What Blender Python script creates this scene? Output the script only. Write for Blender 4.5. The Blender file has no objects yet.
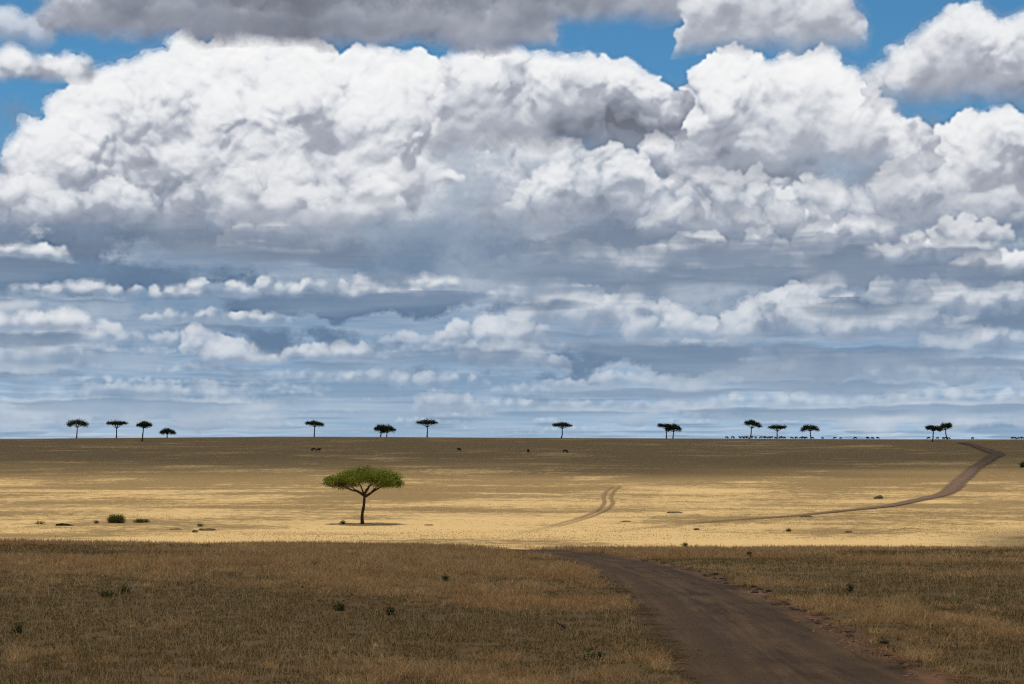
# African savannah under a cumulus sky, built in code
import numpy as np, math
FPX, HZ = 1785.0, 442.0
# ---------------------------------------------------------------- cloud panorama
# A model of the day's cumulus field, worked out puff by puff: each cloud is a heap of spheres that
# split into smaller spheres, lit by the sun overhead; rows run back to the horizon.  The result is the
# sky dome's radiance by azimuth and elevation (unit: 1/FPX radian).
S = 1.5                               # panorama pixels per photo pixel
SU, SV0, SV1 = int(935*S), int(-12*S), int(640*S)          # half width, lowest and highest row
SW, SH = 2*SU, SV1 - SV0
_rng = np.random.default_rng(11)

def lattice(h, w, sy, sx, rng):
    """smooth random field by cubic interpolation of a random lattice"""
    gy, gx = int(h/sy)+5, int(w/sx)+5
    R = rng.standard_normal((gy, gx)).astype(np.float32)
    def wts(n, s, g):
        t = np.arange(n)/s + rng.random(); i = t.astype(int); f = t - i
        b = np.stack([(1-f)**3/6, (3*f**3-6*f**2+4)/6, (-3*f**3+3*f**2+3*f+1)/6, f**3/6], 1)
        W = np.zeros((n, g), np.float32)
        for k in range(4): W[np.arange(n), np.minimum(i+k, g-1)] += b[:, k]
        return W
    return wts(h, sy, gy) @ R @ wts(w, sx, gx).T

def fbm(h, w, sy, sx, octaves, rng, rough=0.55):
    o = np.zeros((h, w), np.float32); a = 1.0; tot = 0
    for _ in range(octaves):
        if min(sy, sx) < 1.0: break
        o += a*lattice(h, w, sy, sx, rng)*1.9; tot += a*a; a *= rough; sy *= .5; sx *= .5
    return o/math.sqrt(tot)

def blur(a, s):
    """gaussian by three running means"""
    if s < 0.4: return a
    r = max(1, int(round(s*1.05)))
    for ax in (0, 1):
        for _ in range(3):
            p = np.pad(a, [(r+1, r) if k == ax else (0, 0) for k in (0, 1)], mode='edge')
            c = np.cumsum(p, axis=ax, dtype=np.float64)
            n = a.shape[ax]
            hi = np.take(c, np.arange(2*r+1, 2*r+1+n), axis=ax); lo = np.take(c, np.arange(0, n), axis=ax)
            a = ((hi-lo)/(2*r+1)).astype(np.float32)
    return a

def sstep(x, a, b):
    t = np.clip((x-a)/(b-a), 0, 1); return t*t*(3-2*t)

def lin_(c):
    c = np.asarray(c, np.float32)/255
    return np.where(c <= .04045, c/12.92, ((c+.055)/1.055)**2.4)

def puffs(hw, h, dep, rng, levels, fill=1.0, rmin=1.7):
    """spheres of one cumulus; origin at the middle of its flat base, x right, y up, z towards us"""
    n0 = int(9*fill + hw/h*5)
    a = rng.uniform(-1, 1, n0); b = rng.uniform(-.9, 1, n0)
    lump = 0.62 + 0.38*np.sin(a*3.1*rng.uniform(.8, 1.5)+rng.uniform(0, 6))*np.sin(a*7+rng.uniform(0, 6))
    prof = np.sqrt(np.clip(1-a*a, 0, 1))*np.sqrt(np.clip(1-.8*b*b, 0.05, 1))
    top = h*(0.35+0.65*prof)*(.72+.28*lump)
    r = np.minimum(h*rng.uniform(.22, .38, n0), top*.62)*(0.55+.45*prof)
    P = np.stack([a*hw*.88, np.maximum(top - r, r*.35)*rng.uniform(.45, 1, n0), b*dep*.8, r], 1)
    return split(P, rng, levels, h, rmin)

def split(P, rng, levels, h, rmin=1.6, cap=20000):
    allp = [P]; cur = P
    for lv in range(levels):
        k = (11, 10, 9, 8)[min(lv, 3)]
        d = rng.standard_normal((len(cur), k, 3)); d[..., 2] = np.abs(d[..., 2])*.9 + .1; d[..., 1] += .25
        d /= np.linalg.norm(d, axis=2, keepdims=True)
        rr = cur[:, None, 3]*rng.uniform(.28, .52, (len(cur), k))
        off = cur[:, None, 3:4]*d*rng.uniform(.78, 1.02, (len(cur), k, 1))
        new = np.concatenate([cur[:, None, :3]+off, rr[..., None]], 2).reshape(-1, 4)
        new = new[(new[:, 3] > rmin) & (new[:, 1] > -h*.04)]
        if len(new) > cap: new = new[rng.permutation(len(new))[:cap]]
        allp.append(new); cur = new
        if not len(cur): break
    return np.concatenate(allp)

def profile_puffs(prof, yb, xc, rng, levels, dens=1.0):
    """first puffs heaped under a skyline of (x, y) points, the lower ones nearer to us"""
    px = np.array([p[0] for p in prof])-xc; py = yb-np.array([p[1] for p in prof])
    h = py.max(); n = int(dens*2.6*(px[-1]-px[0])*h*.75/(h*.26)**2)+6
    x = rng.uniform(px[0], px[-1], n); top = np.interp(x, px, py)
    f = np.concatenate([np.ones(n//2), rng.uniform(.1, .95, n-n//2)])
    r = h*rng.uniform(.09, .24, n)
    # keep inside the skyline also to the sides
    for k in (-.7, .7): top = np.minimum(top, np.interp(x+k*r, px, py, left=0, right=0)+r*.35)
    r = np.minimum(r, np.maximum(top*.5, 3)); y = np.maximum(f*(top-r), r*.3)
    z = (1-y/h)*h*.75 + rng.uniform(-.22, .22, n)*h
    return split(np.stack([x, y, z, r], 1), rng, levels, h), h, (px, py)

def render_cloud(hw, h, rng, levels=3, flat=1.0, dep=None, wisp=1.0, fill=1.0, prof=None, skyline=None):
    """height map of the heap seen from the front -> (coverage, light 0..1, base row index)"""
    dep = dep or hw*.55
    m = int(10 + h*.25); W = int(2*hw*1.12+2*m); H = int(h*1.3 + 2*m)
    y0 = m                                     # row of the flat base, rows upward
    Z = np.full((H, W), -1e4, np.float32)
    for x, y, z, r in (puffs(hw, h, dep, rng, levels, fill) if prof is None else prof):
        cx, cy = x+W/2, y*flat+y0
        i0, i1 = max(int(cx-r), 0), min(int(cx+r)+2, W); j0, j1 = max(int(cy-r), 0), min(int(cy+r)+2, H)
        if i1 <= i0 or j1 <= j0: continue
        dx = np.arange(i0, i1)-cx; dy = np.arange(j0, j1)-cy
        q = r*r - dx[None]**2 - dy[:, None]**2
        win = Z[j0:j1, i0:i1]
        np.maximum(win, np.where(q > 0, z+np.sqrt(np.maximum(q, 0)), -1e4), out=win)
    if skyline is not None:           # no holes in the middle of a heap
        tp = np.interp(np.arange(W)-W/2, *skyline, left=-9, right=-9)
        full = np.arange(H)[:, None] < tp[None]*.90+y0
        Z = np.where(full, np.maximum(Z, h*.02), Z)
    M = (Z > -9e3).astype(np.float32)
    M[:y0] *= 0
    Zf = np.where(M > 0, Z, 0)
    def nblur(a, s):
        return blur(a*M, s)/np.maximum(blur(M, s), .02)
    # light: several scales of relief, top light, crowding in the hollows, dark towards the base
    yy = (np.arange(H)[:, None]-y0)/h + np.zeros((1, W))
    L = np.zeros_like(Z)
    for s, wgt in ((1.1, .26), (2.6, .27), (max(6., h*.05), .19), (max(14., h*.14), .26)):
        Zs = nblur(Zf, s)
        gy, gx = np.gradient(Zs)
        nz = 1/np.sqrt(1+gx*gx+gy*gy)
        d = (-gy*nz*.86) + (gx*nz*.22) + nz*.34
        L += wgt*(d-.30)
        if s >= 2.6: L += .16*np.clip((Zf-Zs)/(s*1.6), -1.2, .5)*wgt*2
    L = .63 + np.where(L > 0, L*.62, L*.80) + (.46 if skyline is None else .56)*(np.clip(yy, 0, 1.1)-.55)
    # sun comes from above: how much cloud sits over a point
    return M, nblur(L, .5), y0

def dome(x, y):
    """a point of the photograph on the sky dome: azimuth and elevation in panorama pixels"""
    p = math.atan((HZ-342)/FPX); u = (x-512)/FPX; v = (342-y)/FPX
    c, s_ = math.cos(p), math.sin(p); X, Y, Z = u, c-v*s_, s_+v*c
    return math.atan2(X, Y)*FPX*S+512, HZ-math.atan2(Z, math.hypot(X, Y))*FPX*S

class Sky:
    def __init__(s):
        rng = _rng
        s.v = (np.arange(SH)+SV0)[:, None].astype(np.float32); s.u = (np.arange(SW)-SU)[None].astype(np.float32)
        s.wx = fbm(SH, SW, 26*S, 26*S, 5, rng); s.wy = fbm(SH, SW, 26*S, 26*S, 5, rng)
        s.fine = fbm(SH, SW, 9*S, 11*S, 4, rng, .6)
        b0 = sum(np.abs(lattice(SH, SW, 15*S/2**k, 17*S/2**k, rng))*.62**k for k in range(4))
        yi = np.clip(np.rint(np.arange(SH)[:, None]+s.wy*3*S), 0, SH-1).astype(int); xi = np.clip(np.rint(np.arange(SW)[None]+s.wx*3*S), 0, SW-1).astype(int)
        b0 = b0[yi, xi]; b0 = blur(b0, .5)
        s.rel = np.clip(np.roll(b0, 3, 0)-np.roll(b0, -3, 0), -1.2, 1.2)+.35*(b0-b0.mean())       # small rounded relief, lit from above
        s.big = fbm(SH, SW, 90*S, 170*S, 4, rng)
        st = fbm(SH, SW, 7*S, 90*S, 4, rng, .6); st2 = fbm(SH, SW, 16*S, 160*S, 4, rng, .6)
        s.strk = st; s.strk2 = st2
        s.C = np.zeros((SH, SW, 3), np.float32); s.A = np.zeros((SH, SW), np.float32)
        # veil of distant cloud and air
        vs = np.array([-20, 0, 30, 70, 120, 170, 230, 300, 700]); cs = np.array([(160,188,211),(155,184,210),(147,177,205),(136,167,197),(120,150,181),(110,138,168),(118,136,160),(134,143,158),(140,146,160)], np.float32)
        sv, su = s.v/S, s.u/S
        t = sv[:, 0]
        veil = np.stack([np.interp(t, vs, lin_(cs)[:, k]) for k in range(3)], 1)[:, None, :]
        s.veil = veil + np.zeros((1, SW, 1), np.float32)
        # broken layer cloud seen from below, running away to the horizon
        n = 1024; fy, fx = np.meshgrid(np.fft.fftfreq(n)*n, np.fft.fftfreq(n)*n, indexing='ij')
        fr = np.sqrt(fx*fx+fy*fy); fr[0, 0] = 1
        def tile(beta, f0):
            F = np.fft.fft2(rng.standard_normal((n, n)))*np.where(fr < f0, 0, fr**-beta)
            T = np.fft.ifft2(F).real; return (T/T.std()).astype(np.float32)
        T1, T2 = tile(1.75, 5), tile(1.6, 5)
        def samp(T, X, Y):
            X = X % n; Y = Y % n; i = np.floor(X).astype(int); j = np.floor(Y).astype(int); fx_ = X-i; fy_ = Y-j
            i %= n; j %= n; i2 = (i+1) % n; j2 = (j+1) % n
            return (T[j, i]*(1-fx_)+T[j, i2]*fx_)*(1-fy_)+(T[j2, i]*(1-fx_)+T[j2, i2]*fx_)*fy_
        vv = np.maximum(sv + 0.9*s.wy*np.clip(sv/90, .15, 1.5) , 3.0); D = 1.2*FPX/vv; X = (su+3*s.wx)/FPX*D
        k = n/90.0
        N1 = samp(T1, X*k*1.1, D*k*.5)*.75+.30*s.strk2*np.clip(sv/120, .3, 1); N2 = .5*samp(T2, X*k*2.0+300, D*k*.9)+.5*s.big
        dN = N1
        s.deck = (N1, N2, dN)
        light = np.clip(.5+.42*(.6*st+.6*st2), 0, 1)[..., None]
        low = sstep(sv, 330, 40)[..., None]
        c = s.veil*(1-.34*light*low) + .34*light*low*lin_((205, 212, 222))
        th = sstep(N1+.35*N2, -.15, 1.0)[..., None]; rim = (sstep(N1+.5*N2, -1.6, .6)*(1-th[..., 0])*(.6+.4*sstep(s.big, -1, 1)))[..., None]
        far = np.clip(sv/150, .12, 1)[..., None]
        c = c*(1-.62*th*far) + .62*th*far*s.tone(.10+.06*N2, .12, 0, s.veil)
        c = c*(1-.5*rim*far**.6) + .5*rim*far**.6*s.tone(.62+.16*N2, .4, .1, s.veil)
        c = c*(1+.05*s.big[..., None])
        a = sstep(sv + 34*s.big + 16*s.wy, 330, 232)
        s.C = c*a[..., None]; s.A = a.astype(np.float32)
    def over(s, j, i, a, c):
        h, w = a.shape
        j0, j1, i0, i1 = max(j, 0), min(j+h, SH), max(i, 0), min(i+w, SW)
        if j1 <= j0 or i1 <= i0: return
        a = a[j0-j:j1-j, i0-i:i1-i]; c = c[j0-j:j1-j, i0-i:i1-i]
        s.C[j0:j1, i0:i1] = s.C[j0:j1, i0:i1]*(1-a[..., None]) + c*a[..., None]
        s.A[j0:j1, i0:i1] = s.A[j0:j1, i0:i1]*(1-a) + a
    def win(s, f, j, i, h, w):
        return f[np.clip(np.arange(j, j+h), 0, SH-1)][:, np.clip(np.arange(i, i+w), 0, SW-1)]
    def tone(s, L, tint, air, veil):
        st = np.array([0, .22, .45, .68, .9, 1.2])
        cool = lin_([(94,120,150),(116,142,169),(154,173,194),(198,208,218),(232,234,236),(247,247,246)])
        warm = lin_([(110,114,127),(140,145,159),(175,180,191),(211,214,220),(237,238,240),(250,250,249)])
        k = cool*(1-tint)+warm*tint
        c = np.stack([np.interp(L, st, k[:, q]) for q in range(3)], -1)
        return c*(1-air) + veil*air
    def cloud(s, x, yb, hw, h, bright=0., con=1., tint=1., air=0., seed=0, levels=3, soft=1.0, under=0., udark=.1, opac=1., dep=None, fill=1., basesoft=.16, prof=None, crisp=.5, relief=.07, floor=.42, body=.12):
        rng = np.random.default_rng(abs(seed*977+int(x*7+yb*13)+3))
        if prof is not None: prof = [dome(a, b) for a, b in prof]
        x, yb = dome(x, yb); hw *= S; h *= S; under *= S; dep = dep and dep*S
        pf = None
        if prof is not None: pf, h, sk = profile_puffs(prof, yb, x, rng, levels, fill)
        else: sk = None
        M, L, y0 = render_cloud(hw, h, rng, levels, dep=dep, fill=fill, prof=pf, skyline=sk)
        H, W = M.shape
        j = int(round(HZ-yb))-SV0-y0; i = int(round(x-512))+SU-W//2
        wx, wy, fn, bg = (s.win(f, j, i, H, W) for f in (s.wx, s.wy, s.fine, s.big))
        k = min(1., .25+h/90/S)
        ry = np.clip(np.rint(np.arange(H)[:, None]+wy*2.6*k*S+fn*.9*k), 0, H-1).astype(int); rx = np.clip(np.rint(np.arange(W)[None]+wx*3.2*k*S+fn*.9*k), 0, W-1).astype(int)
        M2 = M[ry, rx]; L2 = L[ry, rx]
        yy = (np.arange(H)[:, None]-y0)/h
        # the sunlit crown catches the light; the body below it lies in the cloud's own shade
        top = np.where(M2 > .5, np.arange(H)[:, None], 0).max(0).astype(np.float32)[None]; top = blur(np.repeat(top, 3, 0), 5*S)[1:2]
        dep_ = (top-np.arange(H)[:, None])/h
        inner = sstep(dep_ + .10*wx*k + .10*bg, .10, .55)
        e1 = blur(M2, .55*soft+.1); e2 = blur(M2, 2.6*S*soft*k+.5); e3 = blur(M2, 6*S*soft*k+.8)
        mixw = np.clip(1-crisp+.5*bg+.45*wx, 0, 1)          # crisp here, frayed there
        a = e1*(1-mixw)+mixw*(.45*e2+.55*np.clip(e3*1.25-.12, 0, 1))
        a = np.clip(a + fn*.16*(1-np.abs(2*a-1)), 0, 1)
        a = a*sstep(yy + .035*wy, -basesoft*.3, basesoft)
        n_ = np.maximum(blur(M2, .8), .05)
        L3 = L2
        n2 = np.maximum(blur(M2, 2.2), .05); Ls = blur(L2*M2, 2.2)/n2
        n3 = np.maximum(blur(M2, 6*k), .05); Lq = blur(L2*M2, 6*k)/n3
        mw = np.clip(.8-crisp+.35*wy+.3*bg+.55*inner*min(1, body*4), 0, 1)
        Lm = (1-mw)*(.55*L3+.45*Ls)+mw*(.5*Ls+.5*Lq)
        Lm = Lm + s.win(s.rel, j, i, H, W)*relief*k
        Lm = .5+(Lm-.5)*con + bright + .065*bg + .02*fn + body*(.45-inner)
        Lm = np.where(Lm < floor, floor-(floor-Lm)*.42, Lm); Lm = np.where(Lm > .80, .80+(Lm-.80)*.62, Lm)
        if under > 0:       # the flat base seen from below, in its own shade
            hu = int(under*2.2)+8; wu = int(2.6*hw)
            ju = int(round(HZ-yb))-SV0-hu+int(under*.3)+2; iu = int(round(x-512))+SU-wu//2
            ws, wb, wfx, wfy = (s.win(f_, ju, iu, hu, wu) for f_ in (s.strk2, s.big, s.wx, s.wy))
            dy = (np.arange(hu)[:, None]-(hu-int(under*.3)-3))/under + .10*wfy; dx = (np.arange(wu)[None]-wu/2)/(hw*1.05) + .05*wfx
            f = 1-dx**2 + .30*ws+.25*wb - np.clip(-dy, 0, 9)**1.3*.75 - np.clip(dy, 0, 9)*2.5
            au = sstep(f, 0, 1.0)*.85*opac
            cu = s.tone(udark+.05*ws+.12*np.clip(-dy, 0, 1.3), tint*.6, air, s.win(s.veil, ju, iu, hu, wu))
            s.over(ju, iu, au.astype(np.float32), cu)
        s.over(j, i, (a*opac).astype(np.float32), s.tone(Lm, tint, air, s.win(s.veil, j, i, H, W)))
    def sheet(s, x, y, hw, hh, L, tint=1., air=0., opac=.9, edge=.8, rag=.3, topL=None, power=2):
        """soft layered cloud without relief"""
        x, y = dome(x, y); hw *= S; hh *= S
        H, W = int(hh*3)+4, int(hw*2.8)+4
        j = int(round(HZ-y))-SV0-H//2; i = int(round(x-512))+SU-W//2
        dy = (np.arange(H)[:, None]-H/2)/hh; dx = (np.arange(W)[None]-W/2)/hw
        bg, st, wx, wy, fn = (s.win(f, j, i, H, W) for f in (s.big, s.strk2, s.wx, s.wy, s.fine))
        f = 1-np.abs(dx+.06*wx)**power-np.abs(dy+.25*wy*min(1, 14*S/hh))**2 + rag*(.6*bg+.4*st*min(1, 40*S/hh)+.6*wy+.35*fn)
        a = sstep(f, 0, edge)*opac
        Lm = L + (0 if topL is None else (topL-L)*np.clip(.5+.5*dy+.12*wy, 0, 1)) + .06*bg+.035*wx+.05*s.win(s.rel, j, i, H, W)*.4
        s.over(j, i, a.astype(np.float32), s.tone(Lm, tint, air, s.win(s.veil, j, i, H, W)))
def make_sky():
    s = Sky()
    R = np.random.default_rng(4)
    c, d = s.cloud, s.sheet
    todo = []
    for vb in (6, 11, 17, 24, 32, 42, 53, 66, 80, 96, 114, 134, 156, 180, 206):
        n = int(2600/(40+vb*1.5))
        for k in range(n):
            v = vb*R.uniform(.88, 1.12); u = R.uniform(-990, 990)
            if v > 90 and abs(u) < 520: continue
            todo.append((v, u, (16+v*.75)*R.uniform(.4, 1.9), (3.2+v*.16)*R.uniform(.45, 1.45)))
    todo.sort()
    for v, u, hw, h in todo:
        if R.random() < .4:
            s.sheet(512+u, HZ-v, hw*1.5, max(h*.55, 2.), R.uniform(.24, .42), .3, float(np.interp(v, [0, 40, 110, 220], [.55, .40, .28, .12])), R.uniform(.4, .85), 1.1, .4, topL=R.uniform(.6, .88)); continue
        air = float(np.interp(v, [0, 40, 110, 220], [.52, .38, .26, .12]))
        c(512+u, HZ-v, hw, h, bright=R.uniform(-.12, .08), tint=float(np.interp(v, [0, 230], [.3, .3])), air=air, seed=int(u), levels=2, under=h*R.uniform(.5, 1.1), udark=.14, opac=R.uniform(.6, .95), con=.75, crisp=.3, fill=1.6, soft=1.3, basesoft=.5)
    # ---- layered cloud of the middle sky: pale sheets, then the broad shaded masses
    d(760, 225, 330, 54, .38, .6, .05, .85, 1.2, .4, topL=.58); d(800, 300, 300, 38, .42, .45, .12, .75, 1.2, .4, topL=.62); d(520, 300, 160, 40, .36, .35, .1, .7, 1.2, .4, topL=.58)
    d(140, 312, 190, 20, .44, .3, .15, .6, 1.2, .4, topL=.66); d(280, 285, 200, 18, .42, .3, .12, .6, 1.2, .4, topL=.66); d(60, 252, 130, 16, .44, .4, .1, .7, 1.2, .4, topL=.7)
    for x, y, hw, hh in ((100, 360, 190, 24), (420, 385, 200, 20), (700, 372, 230, 22), (950, 372, 190, 26), (250, 408, 260, 14), (560, 412, 240, 13), (820, 408, 240, 15), (60, 415, 200, 13), (980, 420, 160, 10)):
        d(x, y, hw, hh, .44, .35, .22, .6, 1.3, .5, topL=.72)
    d(70, 236, 140, 24, -.02, .3, .03, .95, .9, .4, topL=.1); d(120, 276, 190, 19, -.02, .1, .05, .95, .9, .4, topL=.1); d(425, 240, 80, 50, .08, .25, .06, .85, 1.1, .35, topL=.2)
    d(330, 307, 215, 15, -.02, .1, .08, .95, .9, .4, topL=.1); d(230, 335, 150, 11, .04, .1, .15, .8, 1.0, .5); d(310, 342, 115, 16, .0, .1, .12, .9, .9, .4)
    d(640, 355, 160, 15, .04, .1, .16, .9, 1., .4); d(480, 374, 130, 11, .05, .1, .2, .8, 1., .5); d(835, 286, 90, 14, .05, .4, .06, .85, 1., .4); d(640, 236, 100, 18, .12, .5, .05, .8, 1.1, .4)
    d(985, 195, 80, 34, .24, .4, .03, .85, 1.2, .4, topL=.34); d(900, 372, 140, 9, .16, .2, .28, .6, 1.2, .5)
    # puffs that stand in it, their bases fading into the shade
    for x, yb, hw, h, b, t, bs in [(505, 372, 60, 28, -.04, .5, .6), (450, 418, 34, 24, .02, .8, .5), (90, 352, 90, 28, -.06, .35, .7), (20, 372, 70, 30, -.04, .35, .7),
            (400, 392, 90, 18, -.04, .35, .7), (640, 392, 110, 18, -.04, .35, .7), (870, 384, 110, 22, -.04, .4, .7), (990, 360, 70, 30, -.04, .45, .6), (560, 412, 90, 12, -.02, .4, .7), (140, 402, 110, 17, -.02, .35, .7), (790, 410, 110, 13, -.02, .4, .7), (960, 406, 80, 15, -.02, .4, .7),
            (490, 352, 60, 36, .02, .6, .5), (215, 326, 80, 19, -.06, .4, .6), (205, 366, 36, 36, .04, .6, .45), (245, 370, 40, 24, .04, .6, .5), (330, 364, 66, 19, .0, .45, .5), (30, 334, 62, 26, .02, .6, .55), (60, 332, 30, 24, .08, .7, .5),
            (600, 332, 90, 46, -.02, .6, .6), (690, 348, 70, 40, -.06, .5, .6), (785, 346, 66, 58, .04, .75, .55), (890, 348, 80, 46, -.06, .55, .6), (985, 322, 80, 44, -.05, .6, .6), (860, 304, 80, 34, -.08, .55, .6), (545, 304, 60, 34, -.06, .55, .6),
            (300, 300, 150, 26, -.05, .4, .6), (420, 296, 60, 24, -.04, .45, .6), (110, 300, 110, 22, -.1, .35, .6), (20, 262, 60, 24, .0, .6, .5), (640, 278, 80, 42, .0, .75, .5), (1000, 276, 54, 32, .07, .85, .5),
            (560, 268, 70, 34, -.08, .6, .6), (730, 268, 80, 44, -.08, .65, .6), (930, 268, 70, 44, -.05, .75, .55), (845, 256, 56, 58, -.03, .85, .55), (265, 254, 54, 38, .04, .7, .5), (350, 254, 50, 30, -.1, .5, .6),
            (500, 236, 70, 44, -.06, .7, .6), (610, 232, 100, 60, -.06, .8, .6), (720, 240, 80, 50, -.07, .8, .6), (790, 236, 60, 44, -.02, .9, .55), (960, 250, 50, 36, .02, .85, .5)]:
        lo = float(np.clip((yb-300)/90, 0, 1))
        c(x, yb, hw*(1+.15*lo), h*(1+.3*lo), b-.03*lo, tint=t, air=float(np.interp(yb, [240, 330, 410], [.03, .12, .34])), under=h*.6, udark=.1+.08*lo, con=1.05-.35*lo, crisp=.42-.2*lo, fill=1.1, levels=3, seed=5, soft=1.2+.5*lo, basesoft=bs, opac=1-.18*lo)
    # ---- big white cumulus, left
    c(1010, 240, 110, 84, .0, levels=3, con=.8, basesoft=.5, prof=[(880,200),(890,165),(930,148),(950,125),(975,118),(1000,120),(1040,118),(1080,130),(1120,190)])
    c(490, 240, 120, 120, -.14, tint=.7, levels=3, con=.9, basesoft=.55, prof=[(380,180),(420,140),(470,110),(520,130),(570,150),(610,180)])
    c(255, 236, 260, 180, .05, con=1.05, body=.14, levels=3, under=30, crisp=.6, relief=.12, fill=1.5, basesoft=.34, prof=[(2,200),(10,150),(35,128),(60,110),(100,78),(125,70),(150,66),(180,60),(215,50),(245,44),(280,45),(310,50),(325,62),(335,70),(365,62),(400,64),(420,72),(440,76),(470,92),(500,130),(512,180)])
    c(40, 218, 90, 50, -.04, levels=3, con=.75, basesoft=.5); c(120, 232, 120, 50, -.10, levels=3, tint=.8, con=.75, basesoft=.6)
    c(270, 232, 110, 62, -.02, levels=3, con=.75, basesoft=.6); c(380, 240, 90, 62, -.06, levels=3, tint=.85, con=.75, basesoft=.6)
    d(245, 128, 34, 8, .32, 1, 0, .75, 1.6, .8); d(300, 120, 26, 8, .30, 1, 0, .75, 1.6, .8)
    d(70, 232, 150, 15, .05, .4, .03, .85, 1.1, .4, topL=.3); d(330, 236, 130, 12, .16, .5, .03, .7, 1.1, .4, topL=.4); d(230, 214, 160, 9, .42, .9, 0, .45, 1.2, .5)
    d(478, 195, 62, 75, .28, .4, .03, .8, 1.2, .35, topL=.5); d(430, 240, 90, 40, .16, .3, .04, .8, 1.2, .35, topL=.3)
    c(378, 206, 26, 34, .05, levels=3, basesoft=.6); c(450, 185, 18, 18, .02, levels=3, basesoft=.5)
    # ---- right cumuli
    c(650, 180, 70, 50, -.06, tint=.85, basesoft=.5); c(720, 206, 80, 46, -.1, tint=.85, basesoft=.5)
    c(600, 222, 110, 70, -.05, tint=.8, levels=3, con=.95, basesoft=.5)
    c(770, 226, 120, 52, -.1, tint=.8, levels=3, con=.95, basesoft=.6)
    c(890, 154, 42, 46, .06, levels=3, basesoft=.3)
    c(790, 192, 135, 124, -.04, levels=3, con=1.05, body=.30, crisp=.5, basesoft=.4, prof=[(676,150),(686,95),(700,70),(720,60),(745,62),(765,72),(780,62),(800,60),(830,66),(850,80),(870,100),(885,112),(915,135),(925,160)])
    c(560, 150, 118, 98, -.10, levels=3, con=1.1, body=.34, crisp=.45, basesoft=.22, prof=[(436,100),(450,62),(480,50),(505,54),(530,60),(560,66),(600,60),(640,70),(662,86),(676,105),(680,125)])
    c(960, 110, 100, 100, -.10, levels=3, con=.8, body=.22, crisp=.4, basesoft=.3, prof=[(862,90),(880,72),(905,55),(925,40),(940,25),(950,8),(970,5),(985,14),(995,34),(1008,24),(1024,15),(1070,8),(1110,50)])
    c(40, 86, 56, 44, .04, levels=3, basesoft=.3); c(0, 48, 60, 44, -.08, levels=3, opac=.75, crisp=.2, con=.7, basesoft=.5)
    # ---- near deck at the top
    d(450, 46, 75, 12, .24, 1, 0, .9, 1.2, .25); d(300, -20, 330, 40, .12, 1, 0, 1., .9, .1, .3, 4)
    c(330, 50, 300, 110, -.24, con=.6, levels=3, body=.30, crisp=.35, basesoft=.16, relief=.05, floor=.36, prof=[(44,20),(54,-2),(90,-30),(180,-50),(330,-60),(470,-55),(530,-30),(555,0)])
    c(620, 26, 110, 70, -.18, con=.6, levels=3, body=.25, crisp=.35, basesoft=.3, floor=.38, prof=[(490,10),(510,-30),(600,-50),(700,-50),(740,-10),(760,10)])
    c(775, 58, 90, 90, -.06, con=.6, levels=3, body=.22, crisp=.4, basesoft=.28, prof=[(672,40),(690,0),(740,-30),(800,-30),(845,-10),(862,14),(866,30)])
    d(300, -30, 420, 46, .10, 1, 0, 1., .7, .1); d(250, 22, 190, 14, .14, 1, 0, .7, 1.2, .25)
    return s
GAIN = 1.0; SUN_E = 4.2; EXPO = 0.0
import bpy, bmesh, math, random
import numpy as np
from mathutils import Vector, Matrix, Euler
sc = bpy.context.scene
COL = sc.collection
EYE = 3.0
PITCH = math.atan((HZ-342)/FPX)
SUN_EL, SUN_AZ = math.radians(80), math.radians(-25)      # azimuth from +Y towards +X
SUN_DIR = Vector((math.sin(SUN_AZ)*math.cos(SUN_EL), math.cos(SUN_AZ)*math.cos(SUN_EL), math.sin(SUN_EL)))

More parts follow.
